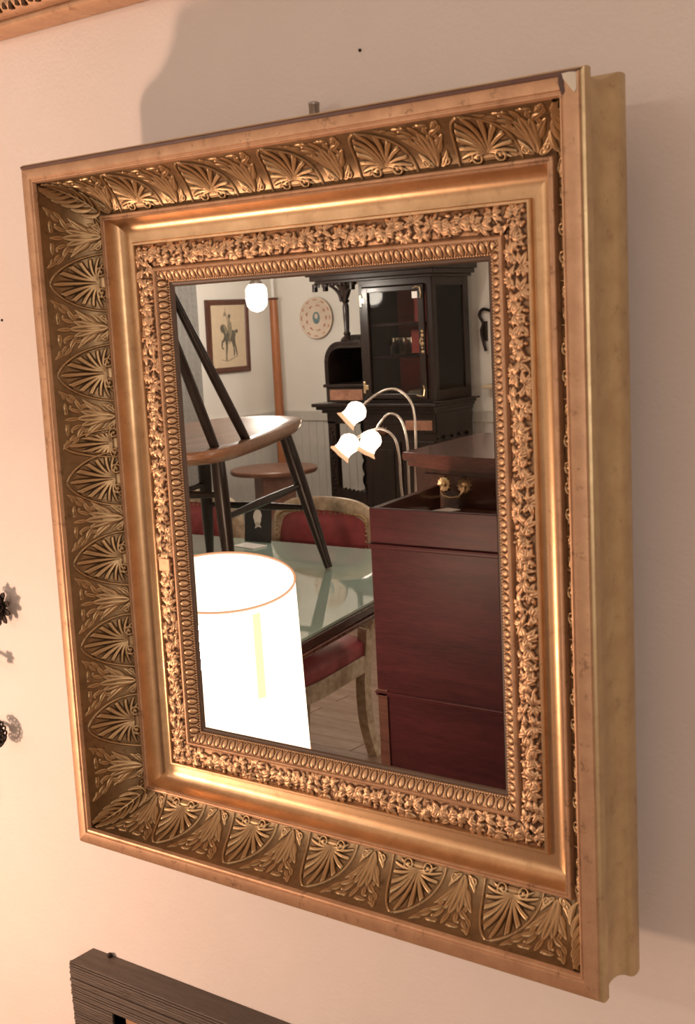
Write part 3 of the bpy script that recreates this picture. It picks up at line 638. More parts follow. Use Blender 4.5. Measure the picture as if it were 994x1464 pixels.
# ------------------------------------------------------------------ cream dining chairs with crimson leather
def dining_chair():
    t = thing('dining_chair', '', 'chair', (0, 0, 0), 0, 'cream chairs with crimson leather')
    hw = .225                                   # chair faces +y, back at y = 0
    def arch(dx, zt, z0): return smoothpath([(-hw + .040 - dx, .01, z0), (-hw + .0 - dx, -.008, .58), (-hw - dx + .004, -.022, .74), (-hw + .025 - dx, -.034, zt - .045), (-hw + .075 - dx, -.036, zt - .008), (-.09, -.036, zt + .006), (0, -.036, zt + .010), (.09, -.036, zt + .006), (hw - .075 + dx, -.036, zt - .008), (hw - .025 + dx, -.034, zt - .045), (hw + dx - .004, -.022, .74), (hw + dx, -.008, .58), (hw - .040 + dx, .01, z0)], 5)
    sec = [(-1, -.7), (-.55, -1), (-.2, -.75), (.2, -.75), (.55, -1), (1, -.7), (1, .7), (.5, 1), (-.5, 1), (-1, .7)]
    obj('back_frame', sweep(bmesh.new(), arch(0, .872, .46), .024, section=[(a * 1, b * .8) for a, b in sec], up=Vector((0, 1, 0))), M['cream'], t, smooth=True)
    bm = bmesh.new(); n, m = 20, 18; V = []
    for i in range(n + 1):
        for j in range(m + 1):
            u = -1 + 2 * i / n; v = j / m; hwz = (hw - .026) * (1 - .05 * (1 - v)); top = .858 - .02 * abs(u) ** 6 - .03 * max(0, abs(u) - .8); z = .60 + (top - .60) * v
            bul = .022 * (1 - u ** 4) * (1 - (2 * v - 1) ** 4); V.append((u * hwz, -.010 - .026 * (z - .55) / .3 + .012 + bul, z))
    g = [bm.verts.new(p) for p in V]; gb = [bm.verts.new((p[0], p[1] - .03 - .01, p[2])) for p in V]
    for i in range(n):
        for j in range(m):
            a = i * (m + 1) + j; b = a + m + 1; bm.faces.new((g[a], g[a + 1], g[b + 1], g[b])); bm.faces.new((gb[a], gb[b], gb[b + 1], gb[a + 1]))
    obj('backrest', bm, M['crimson'], t, smooth=True)
    obj('back_rail', tube([(-hw + .02, -.01, .585), (0, -.012, .582), (hw - .02, -.01, .585)], .016), M['cream'], t, smooth=True)
    bm = bmesh.new(); path = [p for p in smoothpath([(-hw + .03, .012, .61), (-hw + .028, .0, .80), (-hw + .045, -.012, .845), (-.1, -.014, .852), (.1, -.014, .852), (hw - .045, -.012, .845), (hw - .028, .0, .80), (hw - .03, .012, .61)], 9)]
    for p in path: lathe(bm, [(.0045, 0), (.003, .003), (.0001, .004)], 6, p, Matrix.Rotation(-PI / 2, 3, 'X'))
    obj('nail_heads', bm, M['nail'], t)
    # seat
    def so(o, r=.05): return [(-.185 - o, .01 - o), (.185 + o, .01 - o), (.240 + o, .34), (.245 + o, .43), (.215 + o, .475 + o * .6), (.12, .495 + o), (-.12, .495 + o), (-.215 - o, .475 + o * .6), (-.245 - o, .43), (-.240 - o, .34)]
    bm = bmesh.new(); rings = []
    for (o, z) in ((0, .372), (.004, .392), (.002, .420), (-.03, .440), (-.10, .450)): rings.append([bm.verts.new((x, y, z)) for x, y in so(o)])
    for (a, b) in zip(rings, rings[1:]):
        for i in range(10): bm.faces.new((a[i], a[(i + 1) % 10], b[(i + 1) % 10], b[i]))
    bm.faces.new(rings[-1]); bm.faces.new(rings[0][::-1]); bmesh.ops.subdivide_edges(bm, edges=[e for e in bm.edges], cuts=1, use_grid_fill=True, smooth=.4)
    obj('seat', bm, M['crimson'], t, smooth='all')
    obj('seat_rail', prism(bmesh.new(), so(.006), .315, .375, .004), M['cream'], t, smooth=True)
    for s in (-1, 1):
        obj('leg', sweep(bmesh.new(), smoothpath([(s * .228, .43, .345), (s * .240, .450, .31), (s * .252, .466, .26), (s * .242, .462, .18), (s * .232, .455, .09), (s * .238, .462, .03), (s * .250, .475, 0)], 4), [.034 - .0008 * k for k in range(25)], seg=10), M['cream'], t, smooth=True)
        obj('leg', sweep(bmesh.new(), smoothpath([(s * .190, .020, .47), (s * .178, .020, .36), (s * .168, .018, .25), (s * .165, .004, .12), (s * .175, -.025, 0)], 5), .019, section=[(-1, -1), (1, -1), (1, 1), (-1, 1)]), M['cream'], t, smooth=True)
    return t
def dup(root, loc, rotz, label):
    r = root.copy(); COL.objects.link(r); r.location = loc; r.rotation_euler = (0, 0, rotz); r['label'] = label
    for ch in list(root.children):
        c = ch.copy(); COL.objects.link(c); c.parent = r
        for g in list(ch.children): d = g.copy(); COL.objects.link(d); d.parent = c
    return r
c1 = dining_chair(); c1.location = (-1.972, -2.385, 0); c1['label'] = 'cream chair with crimson leather back, partly hidden by the red chest'
dup(c1, (-2.60, -2.385, 0), 0, 'cream chair with crimson back beside the black fish card')

# ------------------------------------------------------------------ stick-back chair standing on the glass table top
t = thing('stick_back_chair', 'dark stick-back chair with brown elm seat standing on the glass table', 'chair', (-1.8, -1.7, .7608))
def Q(*p): return Vector((p[0] + 1.8, p[1] + 1.7, p[2] - .7608))
SP = [(-1.512, -1.40, 1.187), (-1.585, -1.66, 1.193), (-1.685, -1.89, 1.196), (-1.722, -1.99, 1.203), (-1.79, -2.085, 1.206), (-1.90, -2.120, 1.207), (-2.05, -2.090, 1.205), (-2.13, -1.97, 1.201), (-2.09, -1.70, 1.196), (-1.99, -1.42, 1.190), (-1.85, -1.30, 1.186), (-1.62, -1.285, 1.184)]
n = len(SP); cs = sum((Q(*p) for p in SP), Vector()) / n
loop = []
for i in range(n):
    a, b, c, d = (Q(*SP[(i + k - 1) % n]) for k in range(4))
    for k in range(5):
        s = k / 5; loop.append(.5 * ((2 * b) + (c - a) * s + (2 * a - 5 * b + 4 * c - d) * s * s + (3 * b - a - 3 * c + d) * s ** 3))
bm = bmesh.new(); rings = []
for (k, dz) in ((.86, -.034), (.955, -.024), (.995, -.010), (1.0, .002), (.99, .009), (.94, .012), (.8, .010), (.5, .004)):
    rings.append([bm.verts.new(cs + (p - cs) * k + Vector((0, 0, dz))) for p in loop])
m_ = len(loop)
for A, Bq in zip(rings, rings[1:]):
    for i in range(m_): bm.faces.new((A[i], A[(i + 1) % m_], Bq[(i + 1) % m_], Bq[i]))
bm.faces.new(rings[0][::-1]); bm.faces.new(rings[-1]); obj('seat', bm, M['elm'], t, smooth=True)
TOPS = [(-1.600, -1.490, 1.165), (-1.728, -1.930, 1.180), (-1.985, -1.840, 1.180), (-1.90, -1.46, 1.165)]
FEET = [(-1.570, -1.485, .7650), (-1.620, -1.975, .7650), (-2.10, -1.96, .7650), (-1.99, -1.38, .7650)]
for a, b in zip(TOPS, FEET):
    P = [Q(*a).lerp(Q(*b), k / 6) for k in range(7)]; obj('leg', sweep(bmesh.new(), P, [.019, .021, .021, .0195, .0175, .015, .012], seg=14), M['blackwood'], t, smooth=True)
def lp(i, f): return Q(*TOPS[i]).lerp(Q(*FEET[i]), f)
for i, j, f, g in ((0, 1, .42, .38), (3, 2, .42, .38), (0, 3, .26, .28), (1, 2, .55, .55)):
    a, b = lp(i, f), lp(j, g); P = [a.lerp(b, k / 8) for k in range(9)]; obj('stretcher', sweep(bmesh.new(), P, [.008, .009, .0105, .012, .0125, .012, .0105, .009, .008], seg=10), M['blackwood'], t, smooth=True)
# back sticks lean out to the side the photograph shows, joined by a comb at the top
ST = [((-1.580, -1.590, 1.197), (-1.600, -1.400, 1.536)), ((-1.545, -1.425, 1.195), (-1.500, -1.295, 1.389)), ((-1.66, -1.33, 1.192), (-1.63, -1.19, 1.389)), ((-1.80, -1.325, 1.192), (-1.80, -1.17, 1.389)), ((-1.93, -1.40, 1.192), (-1.97, -1.25, 1.389))]
TP = []
for k, (a, b) in enumerate(ST):
    a, b = Q(*a), Q(*b); e = a + (b - a) * ((1.70 - 1.197) / (b - a).z if k != 0 else (1.70 - 1.197) / (b - a).z)
    TP.append(e); P = [a.lerp(e, q / 6) for q in range(7)]; obj('back_stick', sweep(bmesh.new(), P, ([.0125, .0135, .0135, .0125, .011, .010, .009] if k < 2 else [.008] * 7), seg=12), M['blackwood'], t, smooth=True)
obj('crest_rail', sweep(bmesh.new(), smoothpath(TP, 5), .022, section=[(-.5, -1.2), (.5, -1.2), (.6, 0), (.5, 1.2), (-.5, 1.2), (-.6, 0)]), M['blackwood'], t, smooth=True)

# ------------------------------------------------------------------ round table, post
t = thing('round_table', 'small round walnut pedestal table beside the orange wooden post', 'table', (-3.515, -3.965, 0), .6)
obj('table_top', lathe(bmesh.new(), [(.20, .742), (.222, .744), (.228, .752), (.228, .764), (.222, .770), (.10, .772), (.0001, .772)], 56), M['roundwood'], t, smooth=True)
obj('pedestal', B(-.088, .088, -.088, .088, .02, .742, bev=.004), M['roundwood'], t)
obj('base', lathe(bmesh.new(), [(.18, 0), (.185, .012), (.17, .03), (.09, .036)], 40), M['roundwood'], t, smooth=True)
t = thing('wooden_post', 'orange-brown wooden post with white pipe above, in the room corner', 'post', (-3.845, -4.43, 0))
obj('post', lathe(bmesh.new(), [(.026, 0), (.026, 1.0), (.023, 1.640), (.0235, 1.644)], 20), M['post'], t, smooth=True)
obj('collar', lathe(bmesh.new(), [(.027, 1.643), (.030, 1.648), (.028, 1.654), (.010, 1.656)], 20), M['framewood'], t, smooth=True)
obj('pipe', tube([(0, 0, 1.655), (0, 0, ZC)], .0085), M['white'], t, smooth=True)

# ------------------------------------------------------------------ horseman picture
t = thing('horseman_picture', 'brown-framed engraving of a horseman on the left wall', 'picture', (-3.985, -4.200, 1.4560)); t.rotation_euler = (math.radians(-1.2), 0, PI / 2 * -1)
# local x runs along the wall (mirrored view: +x appears on the right), local -y... faces the room
hw, hh = .168, .200
pfp = [(0, .014), (0, -.004), (.003, -.008), (.012, -.010), (.020, -.006), (.024, -.007), (.029, -.004), (.032, .002)]
def rails(root, hw, hh, prof, m, flip=1):
    for ang, Lh, loc in ((0, hw, (0, 0, hh)), (PI / 2, hh, (hw, 0, 0)), (PI, hw, (0, 0, -hh)), (-PI / 2, hh, (-hw, 0, 0))): obj('frame_rail', strip_mesh('frame_rail', prof, Lh), m, root, loc, (0, ang, 0), smooth=True)
hold = t
rails(t, hw, hh, [(a, -b) for a, b in pfp], M['framewood'])
pap = obj('paper', B(-hw + .028, hw - .028, -.006, .0005, -hh + .028, hh - .028), M['paper'], t)
def flat(nm, pts, m, y=.0006):
    bm = bmesh.new(); plate_xz(bm, [(a * .00112, b * .00112 + .002) for a, b in pts], y, y + .0006); return obj(nm, bm, m, pap)
def ell(cx, cz, a, b, rot=0, n=16): return [(cx + a * math.cos(q) * math.cos(rot) - b * math.sin(q) * math.sin(rot), cz + a * math.cos(q) * math.sin(rot) + b * math.sin(q) * math.cos(rot)) for q in np.linspace(0, 2 * PI, n + 1)[:-1]]
HS_ = 1
def hx(pts): return [(HS_ * a, b) for a, b in (pts if HS_ > 0 else pts)]
flat('drawn_horse', [(-52, 18), (-60, 34), (-58, 48), (-44, 58), (-28, 52), (-20, 38), (-12, 26), (10, 22), (30, 28), (44, 24), (50, 6), (44, -14), (47, -40), (55, -72), (59, -96), (52, -96), (44, -70), (36, -44), (40, -84), (38, -100), (31, -98), (30, -60), (18, -28), (-6, -26), (-12, -60), (-20, -100), (-18, -120), (-27, -120), (-27, -96), (-24, -50), (-28, -24), (-44, -32), (-50, -52), (-42, -58), (-40, -66), (-52, -62), (-58, -46), (-54, -26), (-40, -14), (-34, 4), (-40, 14), (-46, 16)], M['ink'])
flat('drawn_mane', [(-44, 58), (-28, 56), (-14, 40), (-8, 22), (-18, 8), (-28, 14), (-30, 34), (-38, 46)], M['ink2'], .0013)
flat('drawn_tail', [(44, 24), (58, 32), (68, 26), (64, 12), (54, 10)], M['ink'])
flat('drawn_rider', [(-6, 24), (-8, 48), (-4, 66), (0, 78), (-4, 90), (2, 100), (10, 98), (12, 84), (10, 76), (20, 62), (24, 36), (20, 8), (10, -14), (8, -36), (0, -40), (-2, -32), (2, -10), (-2, 12)], M['ink2'], .0018)
flat('drawn_helmet', [(-6, 88), (0, 104), (12, 106), (16, 92), (10, 88)], M['ink'], .0024)
flat('drawn_pennant', [(-24, 140), (-22, 140), (-20, 118), (-10, 98), (-36, 94), (-30, 110), (-24, 118)], M['ink2'])
flat('drawn_lance', [(-22, 118), (-20, 118), (-2, 60), (-4, 60)], M['ink'])
flat('drawn_ground', [(-60, -112), (-18, -122), (60, -98), (62, -101), (-16, -126), (-60, -116)], M['ink2'])

# ------------------------------------------------------------------ china plate on the back wall
t = thing('china_plate', 'round cream china plate with rust floral border on the back wall', 'plate', (-3.664, YB + .012, 1.532)); A = Matrix.Rotation(-PI / 2, 3, 'X')
pl = obj('dish', lathe(bmesh.new(), [(.05, 0), (.112, .010), (.1155, .014), (.113, .0165), (.082, .012), (.074, .008), (.0001, .008)], 56, (0, 0, 0), A), M['china'], t, smooth=True)
for ringr, n, s in ((.094, 12, .018), (.063, 9, .017)):
    for i in range(n):
        a = 2 * PI * i / n; c = (ringr * math.cos(a), (.0145 if ringr > .08 else .0085), ringr * math.sin(a)); bm = bmesh.new()
        for k in range(3):
            b = a + (k - 1) * .9; q = (c[0] + s * .55 * math.cos(b), c[2] + s * .55 * math.sin(b)); plate_xz(bm, [(q[0] + s * .42 * math.cos(z), q[1] + s * .26 * math.sin(z + b)) for z in np.linspace(0, 2 * PI, 8)[:-1]], c[1], c[1] + .0008)
        obj('painted_flower', bm, M['rose'], pl)
bm = bmesh.new(); plate_xz(bm, ell(0, 0, .026, .034), .0085, .0094); obj('painted_bird', bm, M['blue'], pl)
bm = bmesh.new(); plate_xz(bm, ell(0, .009, .010, .014), .0095, .0100); obj('painted_centre', bm, M['china'], pl)
obj('wall_hanger', B(-.02, .02, -.012, .001, -.02, .02), M['steel'], t)

# ------------------------------------------------------------------ the great ebonised cabinet
t = thing('display_cabinet', 'tall black carved cabinet with glazed door, side niche and canopy', 'cabinet', (-3.0, -4.15, 0))
E_ = M['ebony']; X = lambda x: x + 3.0
a0, am, a1 = X(-3.285), X(-3.045), X(-2.612); DB = -.33
# upper glazed case
obj('upper_case', (lambda bm: [box(bm, am, am + .014, DB, -.001, 1.10, 1.70), box(bm, am + .001, a1 - .002, DB + .001, DB + .012, 1.101, 1.699), box(bm, am + .001, a1 - .002, DB + .002, -.002, 1.085, 1.106), box(bm, am + .001, a1 - .002, DB + .002, -.002, 1.672, 1.698)] and bm)(bmesh.new()), E_, t)
obj('lining', B(am + .014, a1 - .012, DB + .012, DB + .016, 1.106, 1.672), M['red_book'], t)
bm = bmesh.new()
for (xa, xb, za, zb) in ((am, am + .022, 1.10, 1.68), (a1 - .036, a1, 1.10, 1.68), (am + .002, a1 - .002, 1.668, 1.699)): box(bm, xa, xb, -.012 + .001 * (xb - xa > .1), .006 - .001 * (xb - xa > .1), za, zb, bev=.002)
obj('front_frame', bm, E_, t)
dx0, dx1, dz0, dz1 = am + .024, a1 - .040, 1.112, 1.664
bm = bmesh.new()
for (xa, xb, za, zb) in ((dx0, dx0 + .038, dz0, dz1), (dx1 - .034, dx1, dz0, dz1), (dx0 + .004, dx1 - .004, dz1 - .026, dz1 - .001), (dx0 + .004, dx1 - .004, dz0 + .001, dz0 + .026)): box(bm, xa, xb, .001 if xb - xa > .1 else 0, .0185 if xb - xa > .1 else .020, za, zb, bev=.003)
dr = obj('door', bm, E_, t)
obj('pane', B(dx0 + .03, dx1 - .03, .006, .009, dz0 + .02, dz1 - .02), M['pane'], dr)
for z in (1.60, 1.17):
    bm = bmesh.new(); box(bm, dx0 - .008, dx0 + .006, .018, .025, z - .030, z + .030, bev=.003); box(bm, dx0 + .004, dx0 + .022, .019, .023, z - .012, z + .012, bev=.002); obj('hinge', bm, M['brass'], dr)
bm = bmesh.new()
for z in np.linspace(1.34, 1.44, 6): lathe(bm, [(.006 + .004 * math.sin(z * 90) ** 2, 0), (.004, .005), (.0001, .007)], 8, (dx1 - .014, .020, z), Matrix.Rotation(-PI / 2, 3, 'X'))
sweep(bm, [(dx1 - .014, .028, 1.37), (dx1 - .020, .032, 1.39), (dx1 - .014, .028, 1.41)], .003, seg=6); obj('handle', bm, M['brass'], dr)
for (x, z, sx, sz) in ((dx1 - .016, dz1 - .014, -1, -1), (dx1 - .016, dz0 + .016, -1, 1)):
    bm = bmesh.new(); sweep(bm, [(x, .022, z + sz * .05), (x + .006, .023, z + sz * .03), (x, .023, z), (x + sx * .02, .023, z - sz * .003), (x + sx * .04, .022, z + sz * .003)], .0035, seg=6); obj('corner_mount', bm, M['brass'], dr)
tagc = obj('price_tag', B(X(-2.722), X(-2.687), .010, .0115, 1.600, 1.632), M['white'], dr); tagc['label'] = 'small white price tag on the glass'
for z in (1.478, 1.318): obj('shelf', B(am + .015, a1 - .01, DB + .012, -.02, z - .006, z + .006), M['mahogany'], t)
# glazed side facing right
bm = bmesh.new()
for (ya, yb, za, zb) in ((-.032, 0, 1.10, 1.70), (DB, DB + .05, 1.10, 1.70), (DB + .002, -.002, 1.656, 1.699), (DB + .002, -.002, 1.101, 1.150)): box(bm, a1 - .014 + .001 * (yb - ya > .1), a1 + .002 - .001 * (yb - ya > .1), ya, yb, za, zb, bev=.002)
sd = obj('side_frame', bm, E_, t); obj('pane', B(a1 - .008, a1 - .005, DB + .04, -.02, 1.13, 1.67), M['pane'], sd); obj('lace_lining', B(a1 - .020, a1 - .018, DB + .03, -.03, 1.12, 1.67), mat('dusty_brown_net', (.20, .155, .13), .9, scale=90), sd)
# canopy and cornice over everything
def slab(bm, o, z0, z1, bev=.004): box(bm, a0 + .012 - o, a1 + o, DB - .0, .01 + o, z0, z1, bev=bev)
bm = bmesh.new(); slab(bm, .060, 1.735, 1.80); slab(bm, .075, 1.80, 1.85); slab(bm, .045, 1.712, 1.737); slab(bm, .025, 1.697, 1.713); obj('canopy', bm, E_, t)
bm = bmesh.new()
for i in range(12):
    x = a0 - .015 + i * .0235
    if x < am - .004: lathe(bm, [(.0001, -.022), (.006, -.016), (.007, -.008), (.004, 0), (.008, .006)], 8, (x, .028, 1.700))
for x in (a0 - .028, a0 + .04, am - .03): box(bm, x - .008, x + .008, .0, .03, 1.66, 1.70, bev=.003)
obj('canopy_drops', bm, E_, t)
for sgn in (-1, 1):   # pierced brackets either side of the column head
    cx = X(-3.148); bm = bmesh.new(); sweep(bm, bez([(cx + sgn * .012, .0, 1.605), (cx + sgn * .018, 0, 1.66), (cx + sgn * .055, 0, 1.675), (cx + sgn * .085, 0, 1.695)], 8), .008, seg=6)
    for q in range(4): lathe(bm, [(.0001, -.006), (.007, 0), (.0001, .006)], 8, (cx + sgn * (.022 + q * .014), 0, 1.66 + q * .008))
    obj('bracket', bm, E_, t)
obj('column', lathe(bmesh.new(), [(.034, 1.405), (.036, 1.412), (.026, 1.424), (.015, 1.432), (.019, 1.445), (.013, 1.455), (.016, 1.53), (.0165, 1.58), (.012, 1.596), (.021, 1.606), (.014, 1.616), (.022, 1.630), (.028, 1.648), (.034, 1.672), (.05, 1.690), (.05, 1.700)], 20, (X(-3.148), -.02, 0)), E_, t, smooth=True)
# niche with quadrant roof and pierced gallery
nf = [(a0 - .0, 1.186), (a0, 1.30)] + [(a0 + .095 - .095 * math.cos(q), 1.30 + .105 * math.sin(q)) for q in np.linspace(0, PI / 2, 9)] + [(am, 1.408)]
ni = [(am, 1.372)] + [(a0 + .095 - .072 * math.cos(q), 1.30 + .072 * math.sin(q)) for q in np.linspace(PI / 2, 0, 9)] + [(a0 + .023, 1.186)]
bm = bmesh.new(); plate_xz(bm, nf + ni, -.016, .006, .001); obj('niche_arch', bm, E_, t)
bm = bmesh.new(); prev = None; pts = nf
for (xa, za), (xb, zb) in zip(pts, pts[1:]):
    q = [bm.verts.new(p) for p in ((xa, -.016, za), (xb, -.016, zb), (xb, DB, zb), (xa, DB, za))]; bm.faces.new(q)
    q = [bm.verts.new(p) for p in ((xa + .006, -.016, za - .002), (xa + .006, DB, za - .002), (xb + .006, DB, zb - .006), (xb + .006, -.016, zb - .006))]; bm.faces.new(q)
obj('niche_shell', bm, E_, t); obj('niche_back', B(a0 + .01, am, DB, DB + .01, 1.10, 1.39), E_, t)
bm = bmesh.new()
path = [(a0 + .011, 1.20 + .02 * i) for i in range(6)] + [(a0 + .095 - .084 * math.cos(q), 1.30 + .088 * math.sin(q)) for q in np.linspace(.1, PI / 2, 7)] + [(a0 + .115 + .02 * i, 1.390) for i in range(6)]
for (x, z) in path: sweep(bm, [(x + .0068 * math.cos(q), .0080, z + .0068 * math.sin(q)) for q in np.linspace(0, 2 * PI, 9)[:-1]], .0012, seg=5, closed=True)
obj('fretwork', bm, M['ebony'], t)
bm = bmesh.new()
for i in range(9): x = X(-3.135) + .026 + i * .0085; box(bm, x - .0022, x + .0022, -.006, .000, 1.408, 1.432)
box(bm, X(-3.115), am, -.008, .002, 1.430, 1.437, bev=.001); obj('gallery', bm, E_, t)
# drawer band and cornice of the lower case
obj('niche_floor', B(a0 - .012, am + .01, DB, .012, 1.172, 1.188, bev=.003), E_, t)
dd = obj('drawer', B(a0 + .002, am + .002, DB, .004, 1.096, 1.172, bev=.002), E_, t)
obj('inlay_panel', B(a0 + .026, am - .006, .003, .0065, 1.106, 1.160, bev=.001), M['inlay'], dd)['label'] = 'reddish carved inlay panel'
bm = bmesh.new(); box(bm, a0 - .058, a1 + .03, DB, .062, 1.074, 1.092, bev=.004); box(bm, a0 - .042, a1 + .02, DB, .046, 1.058, 1.076, bev=.004); box(bm, a0 - .020, a1 + .010, DB, .024, 1.040, 1.060, bev=.003); obj('cornice', bm, E_, t)
bm = bmesh.new(); box(bm, a1, a1 + .05, DB, .03, 1.092, 1.10, bev=.002); obj('side_ledge', bm, E_, t)
# lower case: open on the left, solid on the right
lx = X(-3.055)
obj('lower_case', (lambda bm: [box(bm, lx, a1, DB + .001, 0, .06, 1.0)] and bm)(bmesh.new()), E_, t)
obj('frieze', B(a0 - .002, a1 + .004, DB, .004, .985, 1.0405, bev=.002), E_, t)
for y in (-.014, DB + .02): obj('leg', B(a0, a0 + .052, y - .02, y + .018, 0, 1.0, bev=.004), E_, t)
bm = bmesh.new()
for i in range(22): lathe(bm, [(.0001, -.010), (.009, -.004), (.009, .004), (.0001, .010)], 8, (a0 + .026 + .008 * math.sin(i * 1.1), .004, .52 + i * .021))
obj('leg_carving', bm, E_, t)
sc = [(a0 + .05, .56)]
for i in range(7): x = a0 + .05 + i * .026; sc += [(x + .004, .645 - .012 * i * .3), (x + .013, .655 - .012 * i * .3), (x + .022, .645 - .012 * i * .3)]
sc += [(lx, .655), (lx, .56)]
bm = bmesh.new(); plate_xz(bm, sc, -.012, .004); obj('scalloped_shelf_edge', bm, E_, t); obj('lower_shelf', B(a0 + .03, lx, DB, -.012, .585, .605), E_, t)
bm = bmesh.new()
for s in (1, -1):
    for i in range(5): z = .66 + i * .068; sweep(bm, bez([(lx + .0, .002, z), (lx - .018, .002, z + .02), (lx - .022, .002, z + .05), (lx - .002, .002, z + .066)], 6), .006, seg=5)
obj('pierced_bracket', bm, E_, t)
dw = obj('drawer', B(X(-2.815), a1 - .004, 0, .012, .945, 1.020, bev=.002), E_, t); obj('inlay_panel', B(X(-2.790), X(-2.632), .011, .0155, .957, 1.005, bev=.001), M['inlay'], dw)
bm = bmesh.new()
for a in (-60, -30, 0, 30, 60):
    q = math.radians(a); sweep(bm, bez([(X(-2.93), .006, .93), (X(-2.93) + .02 * math.sin(q), .014, .95), (X(-2.93) + .042 * math.sin(q), .008, .93 + .048 * math.cos(q))], 6), [.003, .006, .007, .007, .006, .004, .002], seg=6)
obj('carved_anthemion', bm, M['framewood'], t)
for xa, xb in ((lx + .02, X(-2.83)), (X(-2.815), a1 - .012)):
    dd = obj('door', B(xa, xb, 0, .012, .12, .90, bev=.002), E_, t); obj('raised_panel', B(xa + .035, xb - .035, .011, .018, .17, .86, bev=.004), E_, dd)
bm = bmesh.new()
for i in range(5):
    for j in range(3): lathe(bm, [(.0001, -.012), (.013, 0), (.0001, .012)], 8, (a1 + .006, DB + .06 + i * .07, .86 + j * .03))
obj('side_carving', bm, E_, t)
# on the shelves
def onshelf(nm, me, m, x, y, z, lab, cat, grp=None, **k): return tag(obj(nm, me, m, None, (x, y, z), **k), lab, cat, grp)
onshelf('clasp_box', B(-.055, .055, -.04, .04, 0, .125, bev=.003), M['red_book'], -2.775, -4.32, 1.3245, 'dark red box on the middle shelf of the black cabinet', 'box')
onshelf('upright_book', B(-.04, .04, -.03, .03, 0, .140, bev=.002), M['red_book'], -2.80, -4.36, 1.4845, 'dark red book on the top shelf of the black cabinet', 'book')
onshelf('silver_tray', lathe(bmesh.new(), [(.03, 0), (.040, .004), (.043, .008)], 24), M['chrome'], -2.80, -4.235, 1.3245, 'shallow silver tray in front of the red box on the cabinet shelf', 'tray', smooth=True)
for i in range(5): onshelf('drinking_glass', lathe(bmesh.new(), [(.018, 0), (.004, .006), (.004, .035), (.020, .055), (.022, .085)], 14), M['chrome'], -2.99 + .032 * i, -4.33 + .02 * (i % 2), 1.3245, ('leftmost', 'second from left', 'middle', 'second from right', 'rightmost')[i] + ' of the five small stemmed glasses on the middle cabinet shelf', 'glass', 'glasses on the middle cabinet shelf', smooth=True)
for i, (dx, nmz) in enumerate(((0, 'left'), (.075, 'right'))): onshelf('small_figurine', lathe(bmesh.new(), [(.012, 0), (.016, .006), (.008, .02), (.013, .034), (.006, .042), (.008, .050), (.0001, .056)], 12), M['china'], -2.735 + dx * .6, -4.24, 1.4845, ('small pale figurine on the top cabinet shelf, %s of the two' % nmz), 'figurine', smooth=True)
onshelf('lace_cloth', (lambda bm: prism(bm, [(-.10, -.05), (.08, -.06), (.10, .02), (.03, .07), (-.08, .05)], 0, .040, .01))(bmesh.new()), M['cream'], -2.75, -4.28, 1.1065, 'folded pale lace cloth at the bottom of the black cabinet', 'cloth')

# ------------------------------------------------------------------ three-arm lily lamp on its stand
t = thing('plant_stand', 'slim dark pedestal stand carrying the three-light lily lamp', 'stand', (-2.398, -3.575, 0))
obj('stand_top', lathe(bmesh.new(), [(.13, .52), (.14, .53), (.14, .542), (.13, .55)], 28), M['mahogany_dark'], t, smooth=True)
obj('column', lathe(bmesh.new(), [(.12, 0), (.12, .03), (.05, .06), (.03, .2), (.04, .32), (.025, .44), (.06, .52)], 20), M['mahogany_dark'], t, smooth=True)
t = thing('lily_lamp', 'nickel lamp with three arched arms and lit frilled glass lily shades', 'lamp', (-2.398, -3.575, .55))
def K(*p): return (p[0] - (-2.398), p[1] - (-3.575), p[2] - .55)
obj('base', lathe(bmesh.new(), [(.085, 0), (.08, .012), (.03, .03), (.020, .05), (.0001, .055)], 24), M['chrome'], t, smooth=True)
ARMS = [[(-2.378, -3.584, 0.6), (-2.371, -3.587, 0.84), (-2.363, -3.588, 0.996), (-2.371, -3.583, 1.127), (-2.415, -3.553, 1.194), (-2.469, -3.517, 1.199), (-2.529, -3.473, 1.157), (-2.548, -3.46, 1.135)], [(-2.398, -3.569, 0.6), (-2.396, -3.567, 0.84), (-2.395, -3.565, 0.972), (-2.415, -3.553, 1.068), (-2.455, -3.525, 1.095), (-2.491, -3.501, 1.056), (-2.51, -3.486, 1.014)], [(-2.415, -3.557, 0.6), (-2.424, -3.546, 0.781), (-2.426, -3.545, 0.9), (-2.439, -3.535, 0.984), (-2.475, -3.51, 1.026), (-2.511, -3.485, 1.029), (-2.565, -3.446, 1.002), (-2.583, -3.434, 0.987)]]
SHD = [((-2.548, -3.46, 1.139), (-2.62, -3.405, 1.062)), ((-2.508, -3.488, 1.02), (-2.553, -3.455, 0.924)), ((-2.579, -3.435, 1.002), (-2.634, -3.396, 0.934))]
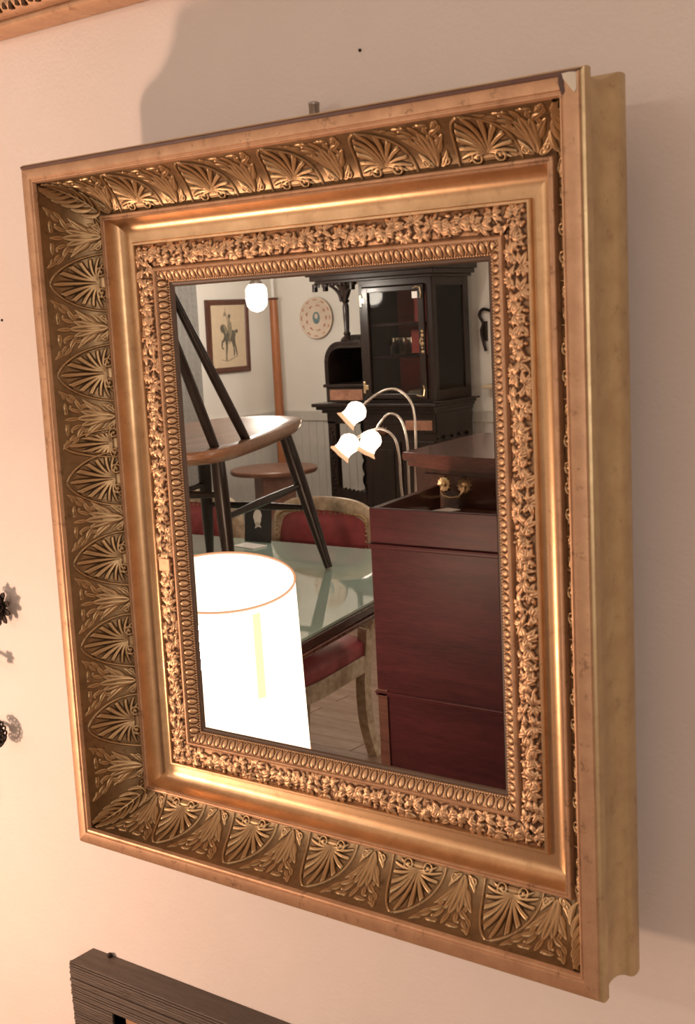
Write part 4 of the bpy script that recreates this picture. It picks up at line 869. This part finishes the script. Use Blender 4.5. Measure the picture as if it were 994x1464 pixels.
for ar, (p0, p1) in zip(ARMS, SHD):
    a = obj('arm', tube(smoothpath([K(*p) for p in ar], 5), .0058, seg=10), M['chrome'], t, smooth=True)
    p0, p1 = Vector(K(*p0)), Vector(K(*p1)); d = (p1 - p0).normalized(); rot = d.to_track_quat('Z', 'Y').to_matrix(); sc_ = 1.0
    fr = lambda k, an: 1 + (.14 * math.cos(6 * an) if k >= 6 else 0)
    g = obj('glass_shade', lathe(bmesh.new(), [(.012, .0), (.030, .009), (.045, .028), (.047, .046), (.041, .064), (.0385, .080), (.041, .090)], 36, p0, rot), M['tulip'], t, smooth=True)
    rimv = bmesh.new()
    prof = [(.041, .090), (.044, .096), (.048, .103), (.052, .108)]; lathe(rimv, prof, 60, p0, rot, lambda k, an: 1 + .05 * k * math.cos(6 * an)); bmesh.ops.delete(rimv, geom=[f for f in rimv.faces if len(f.verts) > 4], context='FACES')
    obj('frilled_rim', rimv, M['tulip_rim'], g, smooth=True)
    c = p0 + d * .045; point('lily_light', c, 3.5, .03, (1, .75, .55), t)

# ------------------------------------------------------------------ curtain by the left wall, and the small things right of the cabinet
bm = bmesh.new(); n = 60; A_, B_ = [], []
for i in range(n + 1):
    y = -3.93 + .55 * i / n; x = XL + .045 + .014 * math.sin(i * 1.25)
    A_.append((bm.verts.new((x, y, .02)), bm.verts.new((x, y, 2.2)))); B_.append((bm.verts.new((x - .004, y, .02)), bm.verts.new((x - .004, y, 2.2))))
for i in range(n): bm.faces.new((A_[i][0], A_[i + 1][0], A_[i + 1][1], A_[i][1])); bm.faces.new((B_[i][0], B_[i][1], B_[i + 1][1], B_[i + 1][0]))
t = thing('grey_curtain', 'grey linen curtain hanging on left wall beside the horseman picture', 'curtain', (0, 0, 0)); obj('cloth', bm, M['curtain'], t, smooth='all')
obj('rod', tube([(XL + .045, -3.98, 2.2), (XL + .045, -3.33, 2.2)], .010), M['iron'], t)
for y in (-3.97, -3.34): obj('rod_bracket', B(XL, XL + .05, y - .006, y + .006, 2.194, 2.206), M['iron'], t)
t = thing('wall_shelf', 'small pale shelf on the back wall beside the black cabinet', 'shelf', (-2.47, YB, 1.142))
obj('shelf_board', B(-.10, .20, 0, .09, -.010, .010, bev=.008), M['paper'], t); obj('bracket', B(.03, .05, 0, .06, -.07, -.008, bev=.003), M['paper'], t)
t = thing('wall_hook', 'dark curled wrought-iron hook on the back wall right of the cabinet', 'hook', (-2.585, YB + .004, 1.40))
obj('scroll', tube(smoothpath([(.05, .02, .12), (.0, .022, .13), (-.02, .022, .10), (.0, .022, .06), (-.012, .022, .02), (.0, .022, -.04), (.012, .022, -.08)], 5), .008), M['iron'], t, smooth=True)
obj('back_plate', B(-.012, .012, -.004, .020, -.03, .07, bev=.003), M['iron'], t)
